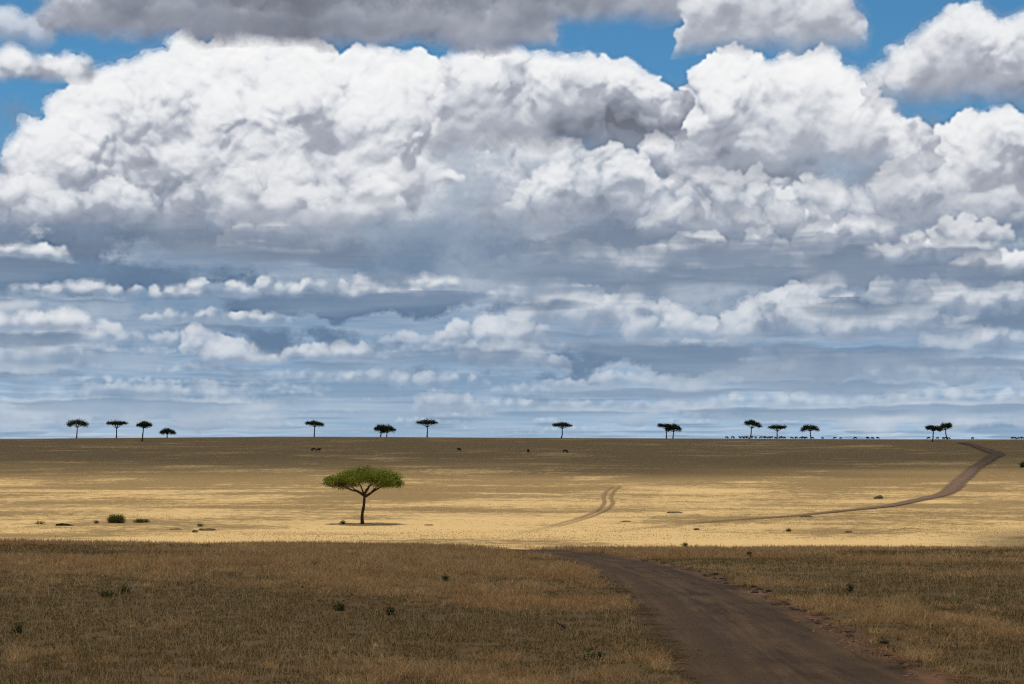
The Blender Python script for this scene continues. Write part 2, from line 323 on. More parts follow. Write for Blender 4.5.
# ================================================================ node helpers
class G:
    def __init__(s, name):
        s.mat = bpy.data.materials.new(name); s.mat.use_nodes = True
        s.nt = s.mat.node_tree; s.nt.nodes.clear()
        s.out = s.nt.nodes.new('ShaderNodeOutputMaterial')
    def n(s, t, ins=None, **kw):
        nd = s.nt.nodes.new(t)
        for k, v in kw.items(): setattr(nd, k, v)
        for k, v in (ins or {}).items():
            if isinstance(v, bpy.types.NodeSocket): s.nt.links.new(v, nd.inputs[k])
            else: nd.inputs[k].default_value = v
        return nd
    def math(s, op, a, b=0.0, clamp=False): return s.n('ShaderNodeMath', {0: a, 1: b}, operation=op, use_clamp=clamp).outputs[0]
    def map(s, x, a, b, lo=0., hi=1.): return s.n('ShaderNodeMapRange', {0: x, 1: a, 2: b, 3: lo, 4: hi}, interpolation_type='SMOOTHSTEP').outputs[0]
    def mix(s, f, a, b, blend='MIX'): return s.n('ShaderNodeMix', {0: f, 6: a, 7: b}, data_type='RGBA', blend_type=blend).outputs[2]
    def noise(s, vec, scale, detail=4, rough=.55, out=0, dist=0.):
        return s.n('ShaderNodeTexNoise', {'Vector': vec, 'Scale': scale, 'Detail': detail, 'Roughness': rough, 'Distortion': dist}).outputs[out]
    def pos(s): return s.n('ShaderNodeNewGeometry').outputs['Position']
    def obj(s): return s.n('ShaderNodeTexCoord').outputs['Object']
    def isl(s): return s.n('ShaderNodeNewGeometry').outputs['Random Per Island']
    def scale(s, v, k): return s.n('ShaderNodeVectorMath', {0: v, 1: k}, operation='MULTIPLY').outputs[0]
    def ramp(s, f, stops):
        nd = s.n('ShaderNodeValToRGB', {0: f}); r = nd.color_ramp
        while len(r.elements) < len(stops): r.elements.new(.5)
        for e, (p, c) in zip(r.elements, stops): e.position = p; e.color = (*c, 1)
        return nd.outputs[0]
    def surf(s, sock): s.nt.links.new(sock, s.out.inputs[0]); return s.mat
    def diffuse(s, c, rough=.9, normal=None):
        return s.n('ShaderNodeBsdfPrincipled', {'Base Color': c, 'Roughness': rough, 'Specular IOR Level': .15, **({'Normal': normal} if normal else {})}).outputs[0]
    def bump(s, h, dist, strength=1.): return s.n('ShaderNodeBump', {'Height': h, 'Distance': dist, 'Strength': strength}).outputs[0]
c3 = lambda r, g, b: (r, g, b, 1.0)

def tag(o, label=None, cat=None, group=None, kind=None):
    for k, v in (('label', label), ('category', cat), ('group', group), ('kind', kind)):
        if v: o[k] = v
    return o
def link(o, parent=None):
    COL.objects.link(o)
    if parent: o.parent = parent
    return o
def mesh_obj(name, V, F, mat, parent=None, smooth=True, loc=(0, 0, 0)):
    me = bpy.data.meshes.new(name); me.from_pydata([tuple(v) for v in V], [], F)
    if mat: me.materials.append(mat)
    if smooth: me.polygons.foreach_set('use_smooth', [True]*len(me.polygons))
    me.update(); o = bpy.data.objects.new(name, me); o.location = loc
    return link(o, parent)
def np_mesh(name, V, loops, starts, totals, mat, parent=None, smooth=False):
    me = bpy.data.meshes.new(name)
    me.vertices.add(len(V)); me.vertices.foreach_set('co', np.ascontiguousarray(V, np.float32).ravel())
    me.loops.add(len(loops)); me.loops.foreach_set('vertex_index', np.ascontiguousarray(loops, np.int32))
    me.polygons.add(len(starts)); me.polygons.foreach_set('loop_start', np.ascontiguousarray(starts, np.int32))
    me.polygons.foreach_set('use_smooth', np.full(len(starts), smooth))
    me.update(calc_edges=True); me.validate()
    if mat: me.materials.append(mat)
    o = bpy.data.objects.new(name, me)
    return link(o, parent)
def empty(name, loc):
    o = bpy.data.objects.new(name, None); o.location = loc; o.empty_display_size = .3
    return link(o)

# ================================================================ the land
YK = np.array([-3000, -60, 0, 22, 44, 60, 80, 100, 130, 165, 200, 245, 300, 400, 500, 600, 750, 900, 960, 1050, 1250, 1600, 2600, 6000, 30000], float)
ZK = np.array([-4, -.2, 0, 0, -.18, -.58, -2.0, -3.5, -5.4, -7.0, -7.68, -8.22, -8.25, -7.7, -6.1, -3.8, .45, 4.9, 5.45, 5.2, 3.4, -2, -22, -60, -330], float)
def _hermite(x, K, Z):
    d = np.diff(Z)/np.diff(K); m = np.empty_like(Z); m[0] = d[0]; m[-1] = d[-1]
    for i in range(1, len(Z)-1): m[i] = 0 if d[i-1]*d[i] <= 0 else 2*d[i-1]*d[i]/(d[i-1]+d[i])
    i = np.clip(np.searchsorted(K, x)-1, 0, len(K)-2); h = K[i+1]-K[i]; t = (x-K[i])/h
    return (2*t**3-3*t*t+1)*Z[i]+(t**3-2*t*t+t)*h*m[i]+(-2*t**3+3*t*t)*Z[i+1]+(t**3-t*t)*h*m[i+1]
_T = np.random.default_rng(3).standard_normal((256, 256))
def vnoise(x, y, s):
    """smooth value noise on the plane, feature size s"""
    x = np.asarray(x, float)/s; y = np.asarray(y, float)/s
    i = np.floor(x).astype(int); j = np.floor(y).astype(int); f = x-i; g = y-j
    f = f*f*(3-2*f); g = g*g*(3-2*g)
    T = lambda a, b: _T[b % 256, a % 256]
    return (T(i, j)*(1-f)+T(i+1, j)*f)*(1-g)+(T(i, j+1)*(1-f)+T(i+1, j+1)*f)*g
def ground(x, y):
    x = np.asarray(x, float); y = np.asarray(y, float)
    z = _hermite(y, YK, ZK)
    a = x/np.maximum(np.abs(y), 20)
    near = np.exp(-((y-58)/26.)**2)
    z = z + near*np.interp(a, [-.6, -.29, -.18, -.06, .02, .12, .2, .32, .6], [.22, .17, .12, .02, -.10, -.07, -.05, -.02, .1])
    far = np.exp(-((y-940)/240.)**2)
    z = z + far*np.interp(a, [-.6, -.29, -.13, 0, .1, .2, .29, .6], [-.6, -.6, .2, .1, -.2, -.75, -1.0, -1.3])
    z = z + .05*vnoise(x, y, 7)*np.clip(1-np.abs(y)/70, 0, 1) + .35*vnoise(x, y, 55)*np.clip((y-150)/200, 0, 1)*np.exp(-(y/700.)**4)
    z = z + .32*vnoise(x, y*.3, 90)*np.exp(-((y-950)/200.)**2)
    return z
def gz(x, y): return float(ground(x, y))
def ray(px, py):
    c, s_ = math.cos(PITCH), math.sin(PITCH)
    u = (px-512)/FPX; v = (342-py)/FPX
    return np.array([u, c - v*s_, s_ + v*c])
def at(px, py, y0=5., y1=1100.):
    """where the sight line of a point of the photograph meets the land"""
    d = ray(px, py); t = np.exp(np.linspace(math.log(y0), math.log(y1), 6000))
    x = d[0]/d[1]*t; z = EYE + d[2]/d[1]*t; h = z-ground(x, t)
    k = np.where((h[:-1] > 0) & (h[1:] <= 0))[0]
    if not len(k): return None
    k = k[0]; f = h[k]/(h[k]-h[k+1]); y = t[k]+f*(t[k+1]-t[k])
    return Vector((d[0]/d[1]*y, y, gz(d[0]/d[1]*y, y)))
def ridge(px, back=0.):
    """the point of the far rise that makes its skyline in that column"""
    u = (px-512)/FPX; t = np.linspace(700, 1200, 800)
    k = np.argmax((ground(u*t, t)-EYE)/t); y = t[k]+back
    return Vector((u*y, y, gz(u*y, y)))

# ground sheet
def build_ground(mat):
    ys = np.concatenate([-np.geomspace(3000, 12, 26), np.linspace(-8, 8, 9), np.geomspace(9, 1300, 420), np.geomspace(1330, 30000, 34)])
    t = np.linspace(-1, 1, 241); t = np.sign(t)*(np.abs(t)*.35+.65*np.abs(t)**2.2)
    w = 45+np.where(ys > 0, 1.15, 1.6)*np.abs(ys)
    Xg = w[:, None]*t[None]; Yg = np.repeat(ys[:, None], len(t), 1); Zg = ground(Xg, Yg)
    V = np.stack([Xg, Yg, Zg], -1).reshape(-1, 3); n, m = len(ys), len(t)
    idx = np.arange(n*m).reshape(n, m)
    q = np.stack([idx[:-1, :-1], idx[:-1, 1:], idx[1:, 1:], idx[1:, :-1]], -1).reshape(-1, 4)
    return np_mesh('grassland', V, q.ravel(), np.arange(len(q))*4, None, mat, smooth=True)

# road courses, from the line they take in the photograph
def course(pts, n=120):
    """smooth line through world points with widths: [(x, y, w)]"""
    P = np.array(pts, float); s = np.concatenate([[0], np.cumsum(np.linalg.norm(np.diff(P[:, :2], axis=0), axis=1)**.5)])
    tt = np.linspace(0, s[-1], n)
    def cr(v):
        m = np.gradient(v, s); i = np.clip(np.searchsorted(s, tt)-1, 0, len(s)-2); h = s[i+1]-s[i]; u = (tt-s[i])/h
        return (2*u**3-3*u*u+1)*v[i]+(u**3-2*u*u+u)*h*m[i]+(-2*u**3+3*u*u)*v[i+1]+(u**3-u*u)*h*m[i+1]
    return np.stack([cr(P[:, k]) for k in range(3)], 1)
def edges_to_course(rows):
    """rows: (x_left, x_right, y) of the road in the photograph"""
    out = []
    for xl, xr, y in rows:
        a, b = at(xl, y), at(xr, y)
        out.append(((a.x+b.x)/2, (a.y+b.y)/2, (b-a).length))
    return out
def ribbon(name, C, mat, lift=.02, far=.00012, cross=9, over=1.0):
    n = len(C); T = np.gradient(C[:, :2], axis=0); T /= np.linalg.norm(T, axis=1)[:, None]; N = np.stack([T[:, 1], -T[:, 0]], 1)
    k = np.linspace(-1, 1, cross)
    X = C[:, None, 0]+N[:, None, 0]*k[None]*C[:, None, 2]*.5*over; Y = C[:, None, 1]+N[:, None, 1]*k[None]*C[:, None, 2]*.5*over
    Z = ground(X, Y)+lift+far*np.maximum(Y, 0)
    V = np.stack([X, Y, Z], -1).reshape(-1, 3); idx = np.arange(n*cross).reshape(n, cross)
    q = np.stack([idx[:-1, :-1], idx[:-1, 1:], idx[1:, 1:], idx[1:, :-1]], -1).reshape(-1, 4)
    o = np_mesh(name, V, q.ravel(), np.arange(len(q))*4, None, mat, smooth=True)
    me = o.data; uv = me.uv_layers.new(name='UVMap')
    L = np.concatenate([[0], np.cumsum(np.linalg.norm(np.diff(C[:, :2], axis=0), axis=1))])
    UV = np.stack([np.repeat((k[None]*.5+.5), n, 0), np.repeat(L[:, None], cross, 1)], -1).reshape(-1, 2)
    uv.data.foreach_set('uv', UV[q.ravel()].astype(np.float32).ravel())
    return o

NEAR_ROAD = [(690, 985, 700), (684, 958, 684), (664, 892, 655), (651, 845, 630), (632, 790, 605), (608, 735, 583), (588, 692, 570), (570, 655, 562.5), (553, 626, 557.5)]
C0 = edges_to_course(NEAR_ROAD)
a_ = C0[0]; b_ = C0[1]
back = [(a_[0]+.4*k, a_[1]-5*k, a_[2]+.05*k) for k in (6, 3, 1.2)]
# over the crest the road drops into the hollow, out of sight, then climbs the far slope
hid = [(-1.2, 70, 3.4), (-5, 84, 3.4), (-8, 112, 3.4), (-5.0, 160, 3.4)]
def mid(px, py, w):
    p = at(px, py, 150); return (p.x, p.y, w)
far_pts = [(560, 541, 3.0), (620, 531, 3.0), (700, 523.0, 3.0), (800, 515.5, 3.0), (865, 509, 3.2), (910, 502, 3.6), (938, 496, 3.8), (953, 488.5, 4.4), (963, 479, 4.6), (974, 469, 4.8), (990, 459, 5.6), (997, 454.5, 6.4), (987, 450.5, 6), (974, 446, 5), (962, 443, 6)]
C_NEAR = course(back+C0+hid, 260)
C_FAR = course([hid[-1]]+[mid(*p) for p in far_pts], 300)
def road_dist(x, y):
    """distance from the road's middle, in half widths, and the side (>0 right)"""
    best = np.full(np.shape(x), 99.)
    C = C_NEAR[::2]
    for cx, cy, w in C:
        d = np.hypot(x-cx, y-cy)/(w*.5); best = np.minimum(best, d)
    return best

# ================================================================ materials
def mat_ground():
    g = G('dry grassland'); p = g.pos()
    xyz = g.n('ShaderNodeSeparateXYZ', {0: p}); y = xyz.outputs[1]
    n_big = g.noise(p, 1/34., 5, .6); n_mid = g.noise(p, 1/5.5, 5, .6); n_fine = g.noise(p, 6.0, 4, .65)
    n_huge = g.noise(p, 1/140., 4, .55); n_b = g.noise(g.scale(p, (.55, 1, 1)), 1/15., 5, .62)
    # far slopes: straw, thinner brown grass and worn ground in patches
    straw = g.mix(g.map(n_fine, .3, .7), c3(.395, .262, .108), c3(.52, .362, .158))
    thin = g.mix(n_fine, c3(.150, .098, .038), c3(.240, .158, .062))
    k = g.math('ADD', g.math('MULTIPLY', n_big, .9), g.math('MULTIPLY', n_b, .9))
    n_s = g.noise(p, 1/1.7, 6, .7)
    k = g.math('ADD', g.math('ADD', k, g.math('MULTIPLY', n_huge, .7)), g.math('MULTIPLY', g.math('SUBTRACT', n_s, .5), 1.05))
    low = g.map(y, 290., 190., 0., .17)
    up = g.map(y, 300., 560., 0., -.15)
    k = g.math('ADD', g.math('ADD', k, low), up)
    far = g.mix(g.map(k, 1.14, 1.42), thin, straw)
    worn = g.map(n_b, .60, .72, 0., .55)
    far = g.mix(g.math('MULTIPLY', worn, g.map(low, .17, 0., .25, 1.)), far, c3(.22, .145, .075))
    # near: brown litter and bare dark soil between the grass
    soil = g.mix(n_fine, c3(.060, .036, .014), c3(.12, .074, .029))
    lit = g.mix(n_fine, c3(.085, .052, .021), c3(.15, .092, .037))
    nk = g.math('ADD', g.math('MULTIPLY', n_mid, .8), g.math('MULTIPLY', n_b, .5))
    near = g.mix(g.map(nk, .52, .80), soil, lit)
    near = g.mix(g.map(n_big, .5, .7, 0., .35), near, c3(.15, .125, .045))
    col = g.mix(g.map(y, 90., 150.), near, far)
    b = g.bump(g.math('ADD', g.noise(p, 9., 5, .7), g.math('MULTIPLY', n_mid, 1.5)), .06, .7)
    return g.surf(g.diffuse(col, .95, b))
def mat_road(name, dark, pale, rim, hump=.5, edge=.16, fade=None, opac=1.0):
    g = G(name); p = g.pos(); uv = g.n('ShaderNodeUVMap').outputs[0]; u, v = [g.n('ShaderNodeSeparateXYZ', {0: uv}).outputs[i] for i in (0, 1)]
    n1 = g.noise(p, .55, 5, .65); n2 = g.noise(p, 5., 5, .65)
    along = g.noise(g.n('ShaderNodeCombineXYZ', {0: g.math('MULTIPLY', u, 9.), 1: g.math('MULTIPLY', v, .16)}).outputs[0], 1.6, 4, .6)
    k = g.math('ADD', g.math('MULTIPLY', along, .8), g.math('MULTIPLY', n1, .5))
    left = g.map(g.math('ADD', u, g.math('MULTIPLY', n1, .25)), .62, .30, 0., 1.)
    c = g.mix(g.map(k, .48, .86), dark, pale)
    c = g.mix(g.math('MULTIPLY', left, hump), c, pale)
    wob = g.math('ADD', u, g.math('MULTIPLY', g.math('SUBTRACT', n1, .5), .08))
    for q in (.30, .68):      # the two wheel lines, pressed darker
        r = g.map(g.math('ABSOLUTE', g.math('SUBTRACT', wob, q)), .09, .02)
        c = g.mix(g.math('MULTIPLY', g.math('MULTIPLY', r, g.map(along, .35, .6)), .5), c, dark)
    c = g.mix(g.math('MULTIPLY', g.map(g.math('ADD', u, g.math('MULTIPLY', n1, .3)), .92, 1.08), .8), c, rim)
    c = g.mix(g.map(n2, .35, .75, .0, .5), c, g.mix(.5, c, c3(.03, .022, .017)))
    e = g.math('SUBTRACT', .5, g.math('ABSOLUTE', g.math('SUBTRACT', u, .5)))
    e = g.math('ADD', e, g.math('MULTIPLY', g.math('SUBTRACT', n1, .5), .30)); e = g.math('ADD', e, g.math('MULTIPLY', g.math('SUBTRACT', n2, .5), .22))
    a = g.map(e, .02, .02+edge, 0., opac)
    if fade:
        a = g.math('MULTIPLY', a, g.map(v, fade[0], fade[1]))
        if len(fade) > 2: a = g.math('MULTIPLY', a, g.map(v, fade[3], fade[2]))
    b = g.bump(g.math('ADD', n2, g.math('MULTIPLY', along, 1.3)), .05, .8)
    sh = g.n('ShaderNodeMixShader', {0: a, 1: g.n('ShaderNodeBsdfTransparent').outputs[0], 2: g.diffuse(c, .95, b)}).outputs[0]
    return g.surf(sh)
def mat_grass(name, stops, trans=.35, posmix=None):
    g = G(name); r = g.isl()
    n = g.map(g.noise(g.pos(), 1.1, 6, .7), .28, .72)
    k = g.math('ADD', g.math('MULTIPLY', r, .45), g.math('MULTIPLY', n, .55))
    c = g.ramp(k, stops)
    if posmix: c = g.mix(g.map(g.noise(g.pos(), posmix[0], 4, .6), posmix[1], posmix[2], 0., posmix[3]), c, posmix[4])
    d = g.n('ShaderNodeBsdfDiffuse', {0: c}).outputs[0]; t = g.n('ShaderNodeBsdfTranslucent', {0: c}).outputs[0]
    return g.surf(g.n('ShaderNodeMixShader', {0: trans, 1: d, 2: t}).outputs[0])
def mat_leaf(name, a, b, trans=.25):
    g = G(name); r = g.isl(); n = g.map(g.noise(g.obj(), .8, 4, .6), .3, .7)
    c = g.mix(g.math('ADD', g.math('MULTIPLY', r, .45), g.math('MULTIPLY', n, .55)), a, b)
    d = g.n('ShaderNodeBsdfDiffuse', {0: c}).outputs[0]; t = g.n('ShaderNodeBsdfTranslucent', {0: c}).outputs[0]
    return g.surf(g.n('ShaderNodeMixShader', {0: trans, 1: d, 2: t}).outputs[0])
def mat_rough(name, a, b, scale=3., bump=.03):
    g = G(name); n = g.noise(g.obj(), scale, 6, .65)
    return g.surf(g.diffuse(g.mix(g.map(n, .3, .7), a, b), .92, g.bump(n, bump)))

# ================================================================ sky
def build_world(bg_strength=.1, gain=1.0):
    w = bpy.data.worlds.new("World"); sc.world = w; w.use_nodes = True
    nt = w.node_tree; nt.nodes.clear()
    g = G.__new__(G); g.nt = nt
    out = nt.nodes.new('ShaderNodeOutputWorld')
    sky = g.n('ShaderNodeTexSky', sky_type='NISHITA'); sky.sun_disc = False
    sky.sun_elevation = SUN_EL; sky.sun_rotation = SUN_AZ
    sky.altitude = 1600; sky.air_density = 1.0; sky.dust_density = .3; sky.ozone_density = 2.2
    field = make_sky()
    im = bpy.data.images.new('cloud_field', SW, SH, alpha=True, float_buffer=True)
    im.colorspace_settings.name = 'Non-Color'
    fc = np.stack([blur(field.C[..., k], 1.6) for k in range(3)], -1)      # air keeps the fine edges crisp
    field.C = np.clip(field.C+.75*(field.C-fc), 0, 1.05)*np.where(field.A > .02, 1, 0)[..., None]
    px = np.concatenate([field.C, field.A[..., None]], -1).astype(np.float32)
    im.pixels.foreach_set(px.ravel()); im.update(); im.pack()
    d = g.n('ShaderNodeTexCoord').outputs['Generated']
    s = g.n('ShaderNodeSeparateXYZ', {0: d})
    azp = g.math('MULTIPLY', g.math('ARCTAN2', s.outputs[0], s.outputs[1]), FPX*S)
    V = g.math('MULTIPLY', g.math('ARCSINE', s.outputs[2]), FPX*S)
    u = g.math('DIVIDE', g.math('PINGPONG', g.math('ADD', azp, float(SU)), float(SW)), float(SW))
    v = g.math('DIVIDE', g.math('SUBTRACT', V, float(SV0)), float(SH))
    tex = g.n('ShaderNodeTexImage', {0: g.n('ShaderNodeCombineXYZ', {0: u, 1: v}).outputs[0]}, image=im, interpolation='Linear', extension='EXTEND')
    im.alpha_mode = 'CHANNEL_PACKED'
    K = gain/bg_strength
    blue = g.mix(1., sky.outputs[0], c3(*BLUE_TINT), 'MULTIPLY')
    inv = g.math('SUBTRACT', 1., tex.outputs[1])
    rgb = g.n('ShaderNodeVectorMath', {0: tex.outputs[0], 'Scale': K}, operation='SCALE').outputs[0]
    bl = g.n('ShaderNodeVectorMath', {0: blue, 'Scale': inv}, operation='SCALE').outputs[0]
    low = g.n('ShaderNodeVectorMath', {0: rgb, 1: bl}, operation='ADD').outputs[0]
    # overhead, above the panorama: broken grey and white cloud
    n = g.noise(d, 3.2, 5, .55)
    over = g.mix(g.map(n, .40, .62), blue, g.mix(g.map(n, .45, .75), c3(.68*K, .65*K, .60*K), c3(.30*K, .28*K, .265*K)))
    c = g.mix(g.map(V, SV1-110.*S, SV1-12.), low, over)
    c = g.mix(g.map(V, -8.*S, -40.*S), c, c3(.10*K, .075*K, .045*K))
    bgn = g.n('ShaderNodeBackground', {0: c, 1: bg_strength})
    nt.links.new(bgn.outputs[0], out.inputs[0])
    w.cycles.sampling_method = 'MANUAL'; w.cycles.sample_map_resolution = 1024

# ================================================================ clouds that shade the land
def mat_cloud():
    g = G('shading cloud')
    a = g.n('ShaderNodeAttribute', attribute_name='thick').outputs['Fac']
    d = g.n('ShaderNodeBsdfDiffuse', {0: c3(.9, .9, .91)}).outputs[0]; t = g.n('ShaderNodeBsdfTranslucent', {0: c3(.9, .9, .92)}).outputs[0]
    m = g.n('ShaderNodeMixShader', {0: .12, 1: d, 2: t}).outputs[0]
    return g.surf(g.n('ShaderNodeMixShader', {0: a, 1: g.n('ShaderNodeBsdfTransparent').outputs[0], 2: m}).outputs[0])
def shade_cloud(poly_fn, box, H, thick, mat, res=9., soft=60., seed=0, cap=.95):
    """a cloud whose shadow falls where poly_fn(x, y) > 0 (metres inside its edge)"""
    x0, x1, y0, y1 = box; off = SUN_DIR*(H/SUN_DIR.z)
    xs = np.arange(x0, x1, res); ys = np.arange(y0, y1, res); Xg, Yg = np.meshgrid(xs, ys)
    e = poly_fn(Xg, Yg)
    th = np.clip(e/soft, 0, 1); th = th*th*(3-2*th)
    lump = .5+.2*vnoise(Xg+seed, Yg, 120)+.14*vnoise(Xg, Yg+seed, 55)+.09*vnoise(Xg, Yg, 24)
    T = thick*np.sqrt(np.clip(e/260., 0, 1))*np.clip(.5+lump, .3, 1.6)
    keep = e > -1
    B = H - .10*T - 8*vnoise(Xg, Yg, 70)*th; U = H + T + .5
    n, m = Xg.shape; idx = np.arange(n*m).reshape(n, m)
    Vt = np.stack([Xg+off.x, Yg+off.y, U], -1).reshape(-1, 3); Vb = np.stack([Xg+off.x, Yg+off.y, B], -1).reshape(-1, 3)
    kq = keep[:-1, :-1] & keep[1:, 1:] & keep[1:, :-1] & keep[:-1, 1:]
    q = np.stack([idx[:-1, :-1], idx[:-1, 1:], idx[1:, 1:], idx[1:, :-1]], -1)[kq]
    Q = np.concatenate([q, q[:, ::-1]+n*m]); V = np.concatenate([Vt, Vb])
    used, invx = np.unique(Q.ravel(), return_inverse=True)
    o = np_mesh('cloud', V[used], invx, np.arange(len(Q))*4, None, mat, smooth=True)
    at_ = o.data.attributes.new('thick', 'FLOAT', 'POINT')
    al = np.clip(th*(cap(Xg, Yg) if callable(cap) else cap), 0, 1).ravel(); al = np.concatenate([al, al])[used]
    at_.data.foreach_set('value', (1-np.sqrt(1-np.minimum(al, .999))).astype(np.float32))
    return tag(o, kind='structure')
# ================================================================ trees and bushes
def tube(path, radii, sides=7, rnd=None):
    """tapered limb through points -> verts, faces"""
    V, F = [], []; P = [Vector(p) for p in path]; n = len(P)
    for i, p in enumerate(P):
        t = (P[min(i+1, n-1)]-P[max(i-1, 0)]).normalized()
        a = t.cross(Vector((0, 1, .1))).normalized(); b = t.cross(a)
        for k in range(sides):
            w = 2*math.pi*k/sides; r = radii[i]*(1+(rnd.uniform(-.14, .14) if rnd else 0))
            V.append(p+(a*math.cos(w)+b*math.sin(w))*r)
    for i in range(n-1):
        for k in range(sides):
            k2 = (k+1) % sides
            F.append((i*sides+k, i*sides+k2, (i+1)*sides+k2, (i+1)*sides+k))
    F.append(tuple(range(sides))[::-1]); F.append(tuple((n-1)*sides+k for k in range(sides)))
    return V, F
def join(parts):
    V, F = [], []
    for v, f in parts:
        o = len(V); V += v; F += [tuple(i+o for i in q) for q in f]
    return V, F
def smooth_path(pts, n, rnd, wob):
    P = [Vector(p) for p in pts]; out = []
    for i in range(n+1):
        t = i/n*(len(P)-1); k = min(int(t), len(P)-2); f = t-k
        p0, p1, p2, p3 = P[max(k-1, 0)], P[k], P[k+1], P[min(k+2, len(P)-1)]
        q = .5*((2*p1)+(p2-p0)*f+(2*p0-5*p1+4*p2-p3)*f*f+(3*p1-p0-3*p2+p3)*f**3)
        if 0 < i < n: q = q+Vector((rnd.uniform(-1, 1), rnd.uniform(-1, 1), rnd.uniform(-.5, .5)))*wob
        out.append(q)
    return out
def leaves(name, clumps, count, size, mat, parent, rng, up=.55, aspect=.55):
    """many small leaf faces spread through ellipsoid clumps: (x, y, z, rx, ry, rz)"""
    C = np.array(clumps); vol = (C[:, 3]*C[:, 4]*C[:, 5])**.8; pr = vol/vol.sum()
    w = rng.choice(len(C), count, p=pr)
    d = rng.standard_normal((count, 3)); d /= np.linalg.norm(d, axis=1)[:, None]
    rr = rng.random(count)**.42
    P = C[w, :3]+d*rr[:, None]*C[w, 3:]*(1+.18*rng.standard_normal((count, 1)))
    # twigs: leaves gather in small sprays
    k = rng.integers(0, count, count); near = rng.random(count) < .55
    P[near] = P[k[near]]+rng.standard_normal((near.sum(), 3))*size*1.6
    nrm = rng.standard_normal((count, 3)); nrm[:, 2] = np.abs(nrm[:, 2])+up; nrm /= np.linalg.norm(nrm, axis=1)[:, None]
    t = np.cross(nrm, rng.standard_normal((count, 3))); t /= np.linalg.norm(t, axis=1)[:, None]; b = np.cross(nrm, t)
    s = size*rng.uniform(.55, 1.3, (count, 1))
    V = np.stack([P-t*s, P-b*s*aspect, P+t*s, P+b*s*aspect], 1).reshape(-1, 3)
    return np_mesh(name, V, np.arange(count*4), np.arange(count)*4, None, mat, parent)

def acacia(base, label, trunk, limbs, clumps, nleaf, leaf, mats, seed, group=None, r0=.25, part_limbs=False):
    """trunk: points from the base (local metres); limbs: (path, r start, r end); clumps: crown ellipsoids"""
    rnd = random.Random(seed); rng = np.random.default_rng(seed)
    root = tag(empty('acacia_tree', base), label, 'tree', group)
    n = 8; P = smooth_path(trunk, n, rnd, r0*.22)
    rad = [r0*(1.45 if i == 0 else 1.12 if i == 1 else 1.0-.32*i/n) for i in range(n+1)]
    parts = [tube(P, rad, 8, rnd)]
    for path, ra, rb in limbs:
        L = smooth_path(path, 6, rnd, ra*.45); t = tube(L, [ra+(rb-ra)*i/6 for i in range(7)], 6, rnd)
        if part_limbs: mesh_obj('limb', *t, mats[0], root)
        else: parts.append(t)
    # thin twigs from the limb ends into the crown
    tw = []
    for path, ra, rb in limbs:
        e = Vector(path[-1])
        for k in range(4):
            c = clumps[rnd.randrange(len(clumps))]; q = Vector(c[:3])+Vector((rnd.uniform(-.5, .5)*c[3], rnd.uniform(-.5, .5)*c[4], rnd.uniform(-.2, .4)*c[5]))
            if (q-e).length < 3.2: tw.append(tube([e, e.lerp(q, .5)+Vector((0, 0, -.08)), q], [rb, rb*.6, rb*.25], 4))
    mesh_obj('trunk', *join(parts+([] if part_limbs else tw)), mats[0], root)
    leaves('crown', clumps, nleaf, leaf, mats[1], root, rng)
    return root

